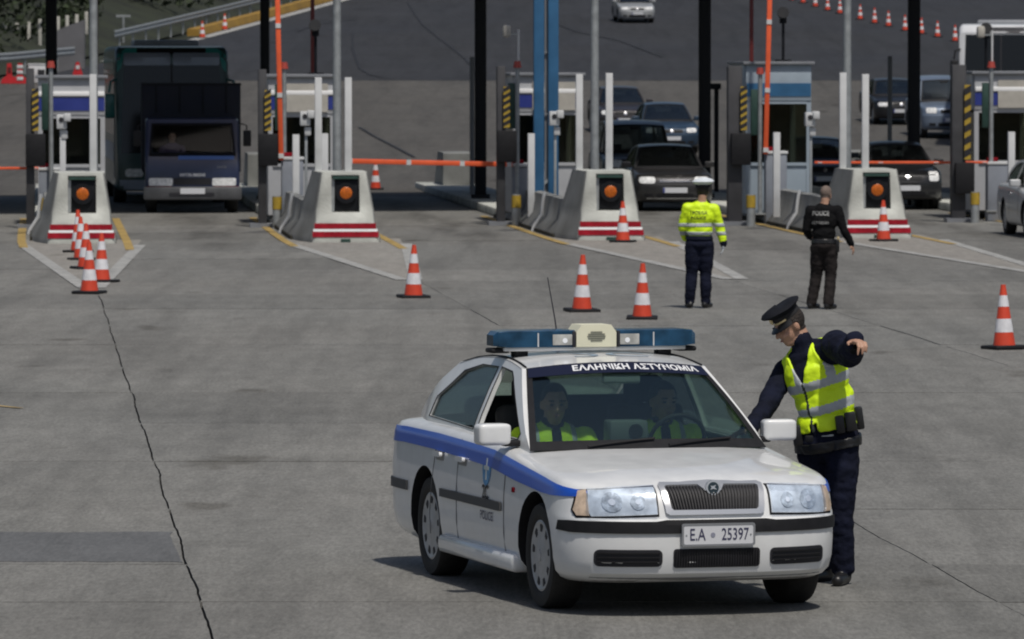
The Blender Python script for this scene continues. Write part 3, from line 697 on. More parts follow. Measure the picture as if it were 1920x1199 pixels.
def make_car(name, label, cat, P, paint, group=None, police=False, far=True, front='plain', loc=(0, 0, 0), rz=0., glassm=None):
    t = thing(name, label, cat, loc, rz, group); gm = glassm or GLASS_O
    key = id(P)
    mb, ztop = car_body(P); body = mb.build('body', [paint, BLACKP], t, None)
    ax, rw, W = P['ax'], P['rw'], P['W']
    cutters = []
    for sx in (ax, -ax):
        for sy in (-1, 1):
            c = MB(); c.cyl((sx, sy*(W-.30), rw+.012), (sx, sy*(W+.3), rw+.012), rw+.055, n=36); cutters.append(c)
    allc = MB()
    for c in cutters: allc.add(c.v, c.f)
    tub = [(P['cb']+.15, -.62), (P['xb']-.25, -.66), (P['xb']-.02, -.60), (P['xb']+.06, -.3), (P['xb']+.06, .3), (P['xb']-.02, .60), (P['xb']-.25, .66), (P['cb']+.15, .62)]
    yk = P['yb']/.735
    allc.prism([(x, y*yk) for x, y in tub], .36, 1.3)
    co = allc.build('cut', [BLACKP], t, None); bpy.context.view_layer.update()
    full_bvh = BVHTree.FromObject(body, bpy.context.evaluated_depsgraph_get())
    md = body.modifiers.new('b', 'BOOLEAN'); md.object = co; md.operation = 'DIFFERENCE'; md.solver = 'EXACT'; md.material_mode = 'TRANSFER'
    me = evalmesh(body); body.modifiers.clear(); body.data = me
    if len(me.materials) < 2: me.materials.append(BLACKP)
    kill(co)
    me.polygons.foreach_set('use_smooth', [True]*len(me.polygons)); me.set_sharp_from_angle(angle=R(32))
    # projections onto the bodywork
    def front_map(off=.003):
        def fn(y, z, o):
            h = full_bvh.ray_cast(Vector((4, y, z)), Vector((-1, 0, 0)))
            if h[0] is None: h = (Vector((P['XF']-.3, y, z)), Vector((1, 0, 0)))
            n = h[1] if h[1].x > 0 else -h[1]
            return h[0] + n*(off+o)
        return fn
    def side_map(sy, off=.003):
        def fn(x, z, o):
            h = full_bvh.ray_cast(Vector((x, sy*3, z)), Vector((0, -sy, 0)))
            if h[0] is None: return Vector((x, sy*(W-.06), z))
            n = h[1] if h[1].y*sy > 0 else -h[1]
            return h[0] + n*(off+o)
        return fn
    def fpanel(nm, outer, mat, off=.004, thick=.006, holes=(), parent=t, step=.06): return link(nm, panel_mesh(outer, holes, front_map(off), step, thick, nm), mat, parent, 40)
    def spanel(nm, sy, outer, mat, off=.004, thick=.006, holes=(), parent=t, step=.1): return link(nm, panel_mesh(outer, holes, side_map(sy, off), step, thick, nm), mat, parent, 40)
    # ---- glasshouse
    xb, xt, yb, yt, rail, cb, cbz, crn = P['xb'], P['xt'], P['yb'], P['yt'], P['rail'], P['cb'], P['cbz'], P['crown']
    zc = P['cowl']; zt0 = rail[0][1]
    zr = lambda x: sm(x, sorted(rail))
    def yside(x, z):
        f = max(0, min(1.15, (z-P['belt'])/(1.37-.93)*(.44/max(.3, (rail[2][1]-P['belt'])))))
        base = pw(x, [(cb, yb-.10), (cb+.5, yb+.01), (0, yb+.02), (xb-.3, yb+.01), (xb, yb)])
        topw = pw(x, [(cb, yt-.06), (cb+.6, yt), (0, yt+.005), (xb, yt+.0)])
        return lerp(base, topw, min(1, f)**1.15)
    def smap(sy, off=0.):
        return lambda x, z, o: Vector((x, sy*(yside(x, z) + off + o), z))
    railp = [(x, zr(x)) for x in [xt - i*(xt-rail[-1][0])/10 for i in range(11)]]; railp[0] = (xt, zt0)
    ob = P['belt']-.035
    outer = [(xb+.02, zc-.06), (xb, zc)] + railp + [(lerp(rail[-1][0], cb, .5), lerp(rail[-1][1], cbz, .47)), (cb, cbz), (cb, ob), (xb-.3, ob)]
    zr_ = lambda x, d: zr(x)-d
    d1 = .052
    bp_ = -.46 if P is not SUV else -.30
    sl = (zt0-zc)/(xt-xb)
    fw = [(xb-.26, P['belt']+.022), (xb-.24, zc+.085)]
    xx = xt-.10; fw += [(xx+.02, zr_(xx, d1+.03)), (xx-.06, zr_(xx-.06, d1)), (bp_+.05, zr_(bp_, d1)), (bp_+.035, P['belt']+.03)]
    xr_ = rail[-1][0]
    rwn = [(bp_-.055, P['belt']+.03), (bp_-.04, zr_(bp_, d1)), (lerp(bp_, xr_, .45), zr_(lerp(bp_, xr_, .45), d1)), (lerp(bp_, xr_, .8), zr_(lerp(bp_, xr_, .8), d1+.02)), (xr_+.02, zr_(xr_, d1+.075)), (lerp(xr_, cb, .24), lerp(zr(xr_), cbz, .60)), (lerp(xr_, cb, .28), P['belt']+.055)]
    for sy in (-1, 1):
        pl = link('pillar_frame', panel_mesh(outer, [fw, rwn], smap(sy), .15, .03, 'pillar'), paint, t, 40)
        link('rear_side_window', panel_mesh(rwn, [], smap(sy, -.012), .15, .004), GLASS_D if police else gm, t, 40)
        if not (police and sy < 0): link('front_side_window', panel_mesh(fw, [], smap(sy, -.012), .15, .004), GLASS_W if police else gm, t, 40)
        # black rubber line around the openings
        def grow(poly, k):
            c = Vector((sum(p[0] for p in poly)/len(poly), sum(p[1] for p in poly)/len(poly)))
            return [tuple(c + (Vector(p)-c)*(1 + k/max(.05, (Vector(p)-c).length))) for p in poly]
        for nm, pw_ in (('window_seal', fw), ('window_seal', rwn)):
            link(nm, panel_mesh(grow(pw_, .014), [pw_], smap(sy, .002), .15, .006), BLACKP, t, 40)
    # windscreen, roof, backlight
    def wmap(off=0.):
        def fn(u, v, o):
            x = lerp(xb, xt, v) + .13*(1-u*u)*(1-.45*v); y = u*lerp(yb, yt, v)
            z = lerp(zc-.0, zt0, v) + crn*(1-u*u)*v + .012*(1-u*u)*(1-v) + .018*math.sin(math.pi*v)
            n = Vector((zt0-zc, 0, xb-xt)).normalized(); return Vector((x, y, z)) + n*(off+o)
        return fn
    link('windscreen', panel_mesh([(-.985, .0), (.985, .0), (.985, 1), (-.985, 1)], [], wmap(0), .1, .005), GLASS_W if police else gm, t, 40)
    link('windscreen_border', panel_mesh([(-1.0, -.02), (1.0, -.02), (1.0, 1.0), (-1.0, 1.0)], [[(-.945, .075), (.945, .075), (.945, .955), (-.945, .955)]], wmap(.004), .1, .004), BLACKP, t, 40)
    xe, ze = rail[-1]
    def rmap(off=0.):
        def fn(u, v, o):
            x = lerp(xt, xe, v) + .13*.55*(1-u*u)*(1-v) - .05*(1-u*u)*v; zz = zr(lerp(xt, xe, v)) if 0 < v < 1 else (zt0 if v <= 0 else ze)
            return Vector((x, u*(yside(lerp(xt, xe, v), zz) + .003), zz + crn*(1-abs(u)**2.2) + off + o))
        return fn
    link('roof', panel_mesh([(-1, 0), (1, 0), (1, 1), (-1, 1)], [], rmap(0), .1, .03), paint, t, 40)
    def bmap(off=0.):
        def fn(u, v, o):
            x = lerp(xe, cb, v) - .05*(1-u*u); z = lerp(ze, cbz, v) + crn*(1-u*u)*(1-v) + .03*math.sin(math.pi*v)
            return Vector((x, u*lerp(yside(xe, ze), yb-.12, v), z + off + o))
        return fn
    link('rear_window', panel_mesh([(-1, 0), (1, 0), (1, 1), (-1, 1)], [], bmap(0), .1, .005), GLASS_W if police else gm, t, 40)
    # wheels
    wi = None
    for sx in (ax, -ax):
        for sy in (-1, 1):
            yo = W-.205-.022
            w_ = MB(); mt = Matrix.Translation((sx, sy*(yo+.1), rw)) @ Matrix.Rotation(R(-90*sy), 4, 'X')
            w_.lathe([(rw*.60, -.09), (rw*.74, -.098), (rw*.93, -.10), (rw, -.08), (rw, .075), (rw*.96, .096), (rw*.80, .102), (rw*.685, .092), (rw*.66, .08)], 40, mt)
            tyre = w_.build('wheel', RUBBER, t, 50)
            h = MB(); h.lathe([(rw*.67, .05), (rw*.675, .088), (rw*.64, .092), (rw*.56, .082), (rw*.3, .088), (rw*.15, .096), (.012, .098)], 40, mt); hub = h.build('rim', SILVER, tyre, 40)
            s_ = MB(); nh = 9 if police else 7
            for i in range(nh):
                a = 2*math.pi*(i+.25)/nh
                m2 = mt @ Matrix.Rotation(a, 4, 'Z') @ Matrix.Translation((rw*.52, 0, .083))
                s_.prism([(-rw*.07, -rw*.05), (rw*.07, -rw*.075), (rw*.085, 0), (rw*.07, rw*.075), (-rw*.07, rw*.05)], -.01, .004, m2)
            tag(s_.build('rim_holes', INK, tyre, None), kind='stuff')
            if police:
                s2 = MB(); s2.lathe([(rw*.12, .094), (rw*.12, .101), (.004, .103)], 20, mt); s2.build('hub_cap', SILVER, tyre, 40)
    # mirrors
    for sy in (-1, 1):
        mx = P['xb']-.24; mz = P['belt']+.055
        m_ = MB(); b = bmesh.new(); bmesh.ops.create_cube(b, size=1); bmesh.ops.bevel(b, geom=b.edges[:], offset=.22, segments=4, profile=.6, affect='EDGES'); b.verts.index_update()
        mt = Matrix.Translation((mx, sy*(yb+.165), mz)) @ Matrix.Rotation(R(sy*-6), 4, 'Z') @ Matrix.Diagonal((.125, .205, .13, 1))
        m_.add([mt @ v.co for v in b.verts], [[v.index for v in f.verts] for f in b.faces]); b.free()
        mir = m_.build('mirror', paint if police else (paint if front != 'bmw' else BLACKP), t, 60)
        MB().box((mx-.062, sy*(yb+.165), mz), (.012, .19, .10)).build('mirror_glass', CHROME, mir)
        MB().box((mx, sy*(yb+.045), mz-.055), (.09, .12, .035), bev=.01).build('mirror_foot', BLACKP, mir)
    # interior
    seatm = M('seat_cloth', (.03, .031, .033), .9, var=.2, scale=10)
    for sy in (-1, 1):
        s_ = MB(); s_.box((-.18, sy*.36, .47), (.5, .5, .16), bev=.05); s_.box((-.45, sy*.36, .80), (.14, .48, .62), bev=.05, rot=Matrix.Rotation(R(-14), 3, 'Y'))
        se = s_.build('seat', seatm, t, 50); MB().box((-.56, sy*.36, 1.19), (.09, .25, .17), bev=.04).build('headrest', seatm, se, 50)
    MB().box((-1.25, 0, .82), (.18, 1.15, .6), bev=.05, rot=Matrix.Rotation(R(-14), 3, 'Y')).build('rear_bench', seatm, t, 50)
    dm = M('dashboard_plastic', (.022, .022, .024), .7)
    d_ = MB(); d_.prism([(xb-.42, .62), (xb-.45, zc-.03), (xb-.33, zc+.005), (xb-.0, zc-.045), (xb+.02, .62)], -.60*yk, .60*yk, YX()); d_.build('dashboard', dm, t, 40)
    sw = MB(); tor = []
    for i in range(25): a = 2*math.pi*i/24; tor.append((0, .175*math.cos(a), .175*math.sin(a)))
    rt = Matrix.Translation((xb-.58, .36, zc+.0)) @ Matrix.Rotation(R(22), 4, 'Y')
    sw.tube([rt @ Vector(q) for q in tor], .014, 8); sw.box(rt @ Vector((0, 0, -.02)), (.04, .30, .05)); sw.build('steering_wheel', dm, t, 50)
    MB().box((xt+.16, .0, rail[0][1]-.055), (.035, .24, .07), bev=.015).build('inside_mirror', M('mirror_back', (.32, .34, .33), .4) if police else BLACKP, t, 50)
    # ---- front face
    zh = P['hood']; fx = W/.866
    if police:
        police_front(t, P, fpanel, spanel, front_map, side_map, full_bvh, wmap, rmap, ztop, paint)
    else:
        k = zh/.775
        hl = {'bmw': rounded(.36, .74, .60*k, .72*k, .05), 'toyota': rounded(.42, .76, .60*k, .74*k, .06), 'plain': rounded(.44, .74, .62*k, .745*k, .045), 'tall': rounded(.50, .74, .60*k, .80*k, .05)}[front if front in ('bmw', 'toyota', 'tall') else 'plain']
        for sy in (-1, 1):
            o = fpanel('headlight', [(sy*y*fx, z) for y, z in hl], M('far_headlight', (.80, .82, .82), .25, .0, var=.3, scale=14), .006, .01)
            fpanel('fog_lamp', [(sy*y*fx, z) for y, z in rounded(.48, .66, .32*k, .38*k, .02)], BLACKP, .005, .008)
            spanel('seam', sy, [(P['xb']-.16, .36*k), (P['xb']-.15, .36*k), (P['xb']-.15, P['belt']-.03), (P['xb']-.16, P['belt']-.03)], INK, .002, .003)
            spanel('seam', sy, [(bp_-.06, .34*k), (bp_-.05, .34*k), (bp_-.01, P['belt']-.03), (bp_-.02, P['belt']-.03)], INK, .002, .003)
            spanel('door_handle', sy, rounded(bp_+.06, bp_+.24, .76*k, .79*k, .012), CHROME, .02, .02)
        gw = {'toyota': .34, 'bmw': .25}.get(front, .33)
        g = fpanel('grille', [(y*fx, z) for y, z in rounded(-gw, gw, .615*k, .705*k, .03)], BLACKP, .005, .008)
        if front == 'toyota':
            for q in (.635, .655, .68): fpanel('grille_bar', rounded(-.33, .33, (q)*k, (q+.008)*k, .003), CHROME, .012, .008)
            fpanel('bumper_strip', rounded(-.60, .60, .275*k, .295*k, .008), CHROME, .006, .006)
        if front in ('plain', 'vw', 'tall', 'bmw'):
            fpanel('emblem', [(.05*math.cos(a*.5236), .66*k+.05*math.sin(a*.5236)) for a in range(12)] if front != 'tall' else [(0, .70*k-.08), (.05, .70*k), (0, .70*k+.08), (-.05, .70*k)], CHROME, .016, .01)
        fpanel('air_intake', [(y*fx, z) for y, z in rounded(-.40, .40, .30*k, .385*k, .03)], BLACKP, .005, .008)
        pz = .46*k
        pl = fpanel('number_plate', rounded(-.26, .26, pz-.055, pz+.055, .01), PLATE, .02, .02, step=.3)
        fpanel('plate_blue_strip', rounded(-.258, -.22, pz-.05, pz+.05, .005), BLUES, .023, .004, parent=pl, step=.3)
    return t
def police_front(t, P, fpanel, spanel, front_map, side_map, bvh, wmap, rmap, ztop, paint):
    # headlamps: reflector bowl behind a clear lens, amber indicator outside
    LB = M('headlamp_reflector', (.70, .74, .77), .3, .0, var=.25, scale=14, det=2)
    AMB = M('amber_indicator', (.54, .42, .32), .25, var=.35, scale=18)
    for sy in (-1, 1):
        q = lambda pts: [(sy*y, z) for y, z in pts]
        b = fpanel('headlight', q([(.345, .598), (.70, .585), (.715, .62), (.705, .733), (.345, .748)]), LB, .010, .006, step=(.03, .02))
        fpanel('lens', q([(.345, .598), (.70, .585), (.715, .62), (.705, .733), (.345, .748)]), LENS, .026, .006, parent=b, step=(.03, .02))
        fpanel('lamp_frame', q([(.335, .588), (.775, .575), (.79, .62), (.76, .735), (.335, .758)]), BLACKP, .004, .006, parent=b, step=(.03, .02))
        for cy, rr in ((.45, .042), (.59, .055)):
            fpanel('bulb_bowl', q([(cy+rr*math.cos(a*.4488), .665+rr*math.sin(a*.4488)) for a in range(14)]), M('lamp_bowl', (.58, .62, .65), .25, .1, var=.4, scale=30), .015, .004, parent=b, step=.03)
            fpanel('bulb', q([(cy+rr*.35*math.cos(a*.6283), .665+rr*.35*math.sin(a*.6283)) for a in range(10)]), M('bulb_white', (.85, .87, .9), .1), .019, .004, parent=b, step=.03)
        fpanel('indicator', q([(.708, .588), (.765, .588), (.778, .62), (.75, .725), (.712, .733)]), AMB, .013, .008, step=(.02, .02))
        fpanel('fog_intake', q(rounded(.325, .695, .300, .398, .03)), INK, .004, .008)
        for zz in (.325, .350, .375): fpanel('intake_slat', q(rounded(.34, .68, zz, zz+.008, .003)), BLACKP, .012, .008)
    # grille: chrome surround with a notch for the badge, vertical bars
    out = [(-.315, .752), (-.295, .605), (-.275, .592), (.275, .592), (.295, .605), (.315, .752), (.295, .764), (.07, .768), (0, .772), (-.07, .768), (-.295, .764)]
    inn = [(-.282, .742), (-.262, .632), (-.25, .62), (.25, .62), (.262, .632), (.282, .742), (.268, .748), (.08, .750), (.048, .722), (0, .708), (-.048, .722), (-.08, .750), (-.268, .748)]
    CHS = M('grille_silver_surround', (.62, .63, .65), .28, .6)
    fpanel('grille_surround', out, CHS, .018, .02, holes=[inn])
    g = fpanel('grille', inn, INK, .008, .004, step=(.03, .01))
    bars = MB(); fm = front_map(.014)
    for i in range(-14, 15):
        y = i*.0185
        zt = .752 if abs(y) > .08 else .715 + abs(y)*.4
        pts = [fm(y*lerp(.93, 1.04, (z-.62)/.15), z, 0) for z in (.622, .66, .70, zt-.006)]
        bars.tube(pts, .0042, 5)
    bars.build('grille_bars', BLACKP, t)
    # round badge: silver ring, dark disc, winged arrow
    c = (0, .748)
    ci = lambda r, n=24: [(c[0]+r*math.cos(2*math.pi*i/n), c[1]+r*math.sin(2*math.pi*i/n)) for i in range(n)]
    def flatm(off):
        base = front_map(0)(0, .735, 0)
        def fn(y, z, o): return Vector((base.x + .035 + off + o - (z-.735)*.12, y, z))
        return fn
    bd = link('badge', panel_mesh(ci(.043), [], flatm(0), .05, .03), CHS, t, 40)
    link('badge_disc', panel_mesh(ci(.033), [], flatm(.003), .05, .003), M('badge_dark_green', (.02, .035, .045), .3), bd, 40)
    link('badge_arrow', panel_mesh([(-.02, .737), (-.004, .742), (.022, .737), (.006, .750), (.016, .764), (-.004, .757), (-.018, .761), (-.012, .749)], [], flatm(.006), .05, .003), CHS, bd, 40)
    # bumper strip, lower grille
    fpanel('bumper_strip', [(-.835, .555), (-.84, .50), (-.8, .492), (.8, .492), (.84, .50), (.835, .555), (.8, .560), (-.8, .560)], BLACKP, .012, .016)
    fpanel('lower_grille', rounded(-.262, .262, .292, .402, .02), INK, .004, .006)
    lb = MB(); fm2 = front_map(.010)
    for i in range(-16, 17): lb.tube([fm2(i*.0155, z, 0) for z in (.298, .35, .396)], .0035, 5)
    lb.build('lower_grille_bars', BLACKP, t)
    fpanel('splitter', [(-.70, .232), (-.72, .20), (.72, .20), (.70, .232)], M('splitter_grey_plastic', (.20, .20, .20), .7), .003, .006)  # grey lip along the bumper's bottom edge
    # number plate
    x0 = front_map(0)(0, .48, 0).x + .012
    pm = lambda off: (lambda y, z, o: Vector((x0 + off + o, y, z)))
    pl = link('number_plate', panel_mesh(rounded(-.215, .215, .424, .542, .012), [], pm(.014), .5, .012), PLATE, t, 40)
    link('plate_rim', panel_mesh(rounded(-.222, .222, .417, .549, .014), [rounded(-.210, .210, .429, .537, .01)], pm(.016), .5, .010), M('plate_rim_grey', (.30, .31, .33), .4, .5), pl, 40)
    INKB = M('plate_ink_dark_blue', (.04, .04, .09), .5)
    tm = lambda cy, cz: (lambda a, b_, o: Vector((x0 + .0165, cy + a, cz + b_)))
    # the car's left is +y: seen from the front, text runs towards +y
    text_obj('plate_letters', 'E.A', .098, tm(-.128, .482), INKB, pl, .0005, .72)
    text_obj('plate_digits', '25397', .098, tm(.100, .482), INKB, pl, .0005, .68)
    link('plate_seal', panel_mesh([(-.034+.014*math.cos(a*.5236), .482+.014*math.sin(a*.5236)) for a in range(12)], [], pm(.0165), .1, .002), M('seal_grey', (.25, .26, .33), .5), pl, 40)
    for yy in (-.195, .195): link('plate_bolt', panel_mesh([(yy+.005*math.cos(a*.785), .482+.005*math.sin(a*.785)) for a in range(8)], [], pm(.017), .1, .002), STEEL, pl, 40)
    # livery
    BL = M('police_blue', (.010, .085, .52), .35, coat=.5)
    tp = lambda x: min(ztop(x)-.040, .92)
    xs = [-2.30, -2.1, -1.8, -1.4, -1.0, -.5, 0, .3, .6, .8, 1.0, 1.2, 1.4, 1.6, 1.75, 1.88]
    top = [(x, tp(x)) for x in xs]; bot = [(x, tp(x) - pw(x, [(-2.3, .095), (0, .105), (.8, .105), (1.5, .085), (1.88, .03)])) for x in xs]
    for sy in (-1, 1):
        spanel('blue_stripe', sy, top + bot[::-1], BL, .007, .004, step=(.05, .0105))
        spanel('rub_strip', sy, [(-.85, .575), (-.85, .525), (.52, .525), (.55, .53), (.55, .575), (.52, .58)], M('rub_strip_grey', (.06, .06, .062), .6), .014, .014)
        spanel('rear_rub_strip', sy, [(-2.18, .57), (-2.18, .51), (-1.68, .51), (-1.68, .57)], M('rub_strip_grey', (.06, .06, .062), .6), .012, .012)
        for x0_, x1_ in ((.585, .61), (-.50, -.46), (-1.18, -.98)):
            spanel('door_seam', sy, [(x0_-.004, .27), (x0_+.004, .27), (x1_+.004, .90), (x1_-.004, .90)], M('seam_grey', (.16, .16, .16), .7), .0045, .003, step=.2)
        for hx in (-.36, -.90):
            dish = spanel('door_handle', sy, rounded(hx-.09, hx+.09, .745, .80, .02), M('handle_dark', (.22, .22, .22), .5), .005, .005)
            spanel('handle_grip', sy, rounded(hx-.10, hx+.07, .765, .795, .013), PAINT_W, .028, .02, parent=dish)
        spanel('side_repeater', sy, rounded(.78, .82, .655, .685, .008), REDP, .010, .010)
        # sill
        mbs = MB(); sm_ = side_map(sy, 0); mbs.box((0, sy*.815, .235), (1.72, .13, .11), bev=.03); mbs.build('sill', paint, t, 50)
        # crest on the front door and lettering
        cm = side_map(sy, .005); cx, cz = .20, .752
        crest = [(cx+.095*math.cos(a*.314)*(1.0 if math.sin(a*.314) > 0 else .9), cz+.095*math.sin(a*.314)) for a in range(20)]
        cr = spanel('crest', sy, crest, M('crest_blue', (.10, .30, .55), .5, var=.3, scale=30), .005, .003, step=.05)
        spanel('crest_cross', sy, [(cx-.012, cz-.06), (cx+.012, cz-.06), (cx+.012, cz), (cx+.05, cz), (cx+.05, cz+.024), (cx+.012, cz+.024), (cx+.012, cz+.07), (cx-.012, cz+.07), (cx-.012, cz+.024), (cx-.05, cz+.024), (cx-.05, cz), (cx-.012, cz)], M('crest_pale', (.5, .55, .55), .5), .008, .003, parent=cr, step=.05)
        sg = -1 if sy > 0 else 1
        text_obj('police_lettering', 'POLICE', .075, lambda a, b_, o: side_map(sy, .006)(cx+.02+sg*a, .475+b_, 0), M('letter_grey', (.10, .10, .14), .6), t, .001, 1.15)
        # dark initials below the crest
        text_obj('crest_initials', '2C', .115, lambda a, b_, o: side_map(sy, .006)(cx-.005+sg*a, .615+b_, 0), INK, t, .003, 1.0)
    # windscreen banner
    STR = M('sun_strip_navy', (.008, .010, .03), .35)
    link('sun_strip', panel_mesh([(-.985, .85), (.985, .85), (.985, .985), (-.985, .985)], [], wmap(.009), .1, .004), STR, t, 40)
    wm = wmap(.0105)
    for txt_, u_ in (('\u0395\u039b\u039b\u0397\u039d\u0399\u039a\u0397', -.21), ('\u0391\u03a3\u03a4\u03a5\u039d\u039f\u039c\u0399\u0391', .52)):
        text_obj('banner_lettering', txt_, .120, lambda a, b_, o: wm(a/.60 + u_, .921 + b_*.80, 0), M('banner_white', (.75, .76, .78), .5), t, .004, .60, 1.04)
    # roof letters
    rm = rmap(.004)
    text_obj('roof_letters', '2C', .30, lambda a, b_, o: rm(a/.52 + .08, .22 - b_*.6, 0), M('roof_letter_blue', (.22, .30, .38), .5), t, .0, 1.3)
    # gutters
    for sy in (-1, 1):
        gt = MB(); gt.tube([rmap(.004)(sy*.955, v, 0) for v in [0, .1, .25, .4, .6, .8, 1]], .007, 5); gt.build('roof_gutter', BLACKP, t)
    # wiper arms
    for u0, u1, v1 in ((-.55, .02, .10), (.12, .70, .10)):
        wv = MB(); wv.tube([wmap(.02)(u0, -.01, 0), wmap(.02)((u0+u1)/2, .03, 0), wmap(.02)(u1, v1*.6, 0)], .008, 6); wv.build('wiper', BLACKP, t)
    # antenna
    an = MB(); an.tube([(-1.12, -.02, 1.41), (-1.16, -.035, 1.6), (-1.24, -.06, 1.86)], [.006, .0045, .003], 6); an.build('antenna', INK, t)
    # dash camera unit
    dv = MB(); dv.box((.34, -.02, .985), (.16, .24, .13), bev=.015); d_ = dv.build('dash_unit', M('device_grey', (.16, .18, .18), .5), t, 40)
    MB().cyl((.42, .02, .985), (.428, .02, .985), .045, n=18).build('speaker_disc', INK, d_)
def light_bar(loc_m, parent_loc, rz):
    """roof light bar, rests on the roof: its own thing"""
    t = thing('light_bar', 'blue roof light bar with cream loudspeaker in its middle on the police car', 'light bar', parent_loc, rz)
    BLUEL = M('blue_lens', (.010, .050, .105), .2, var=.4, scale=9, coat=.5)
    ALU = M('aluminium_rail', (.66, .67, .68), .4, .3)
    CREAM = M('cream_plastic', (.70, .68, .52), .5, var=.05, scale=5)
    z0 = 1.452
    MB().box((0, 0, z0), (.17, 1.17, .028), bev=.008).build('rail', ALU, t, 40)
    for sy in (-1, 1):
        MB().box((0, sy*.46, z0-.03), (.09, .09, .05), bev=.01).build('foot', BLACKP, t)
        # tapered dome
        prof = []
        for y, hx, zt in ((.135, .105, .114), (.56, .105, .114), (.62, .10, .108), (.648, .075, .085)):
            zb = -.004 if y < .62 else .005
            prof.append([(hx, sy*y, z0+.014+zb), (hx*.99, sy*y, z0+zt*.94), (hx*.93, sy*y, z0+zt), (-hx*.93, sy*y, z0+zt), (-hx*.99, sy*y, z0+zt*.94), (-hx, sy*y, z0+.014+zb)])
        m = MB(); vs = [q for r in prof for q in r]; fs = [(j*6+i, j*6+(i+1) % 6, (j+1)*6+(i+1) % 6, (j+1)*6+i) for j in range(3) for i in range(6)] + [(0, 1, 2, 3, 4, 5), (18, 19, 20, 21, 22, 23)]
        m.add(vs, fs); dome = m.build('blue_dome', BLUEL, t, 30)
        MB().box((.1065, sy*.215, z0+.055), (.008, .125, .066), bev=.003).build('clear_lamp', M('clear_lamp_lens', (.42, .42, .40), .15, var=.3, scale=14), dome)
        MB().cyl((.111, sy*.20, z0+.05), (.1135, sy*.20, z0+.05), .016, n=14).build('bulb', M('bulb_white', (.85, .87, .9), .1), dome)
        MB().box((.04, sy*.142, z0+.058), (.16, .018, .10), bev=.004).build('end_bracket', INK, dome)
        for yy in (.37,): MB().box((.1045, sy*yy, z0+.055), (.008, .008, .085)).build('dome_joint', ALU, dome)
        MB().box((0, sy*.60, z0-.010), (.15, .12, .03), bev=.012).build('end_shoe', BLACKP, dome)
    m = MB(); m.prism([(-.128, .0), (-.128, .09), (-.095, .135), (.095, .135), (.128, .09), (.128, 0)], -.10, .115, Matrix(((0, 0, 1, 0), (1, 0, 0, 0), (0, 1, 0, z0+.01), (0, 0, 0, 1))))
    sp = m.build('loudspeaker', CREAM, t, 30)
    for i in range(-2, 3):
        wd = math.sqrt(max(0, 1-(i/2.6)**2))*.058
        MB().box((.1165, 0, z0+.075+i*.013), (.006, wd*2, .006)).build('grille_slot', M('slot_grey', (.16, .16, .13), .8), sp)
    return t
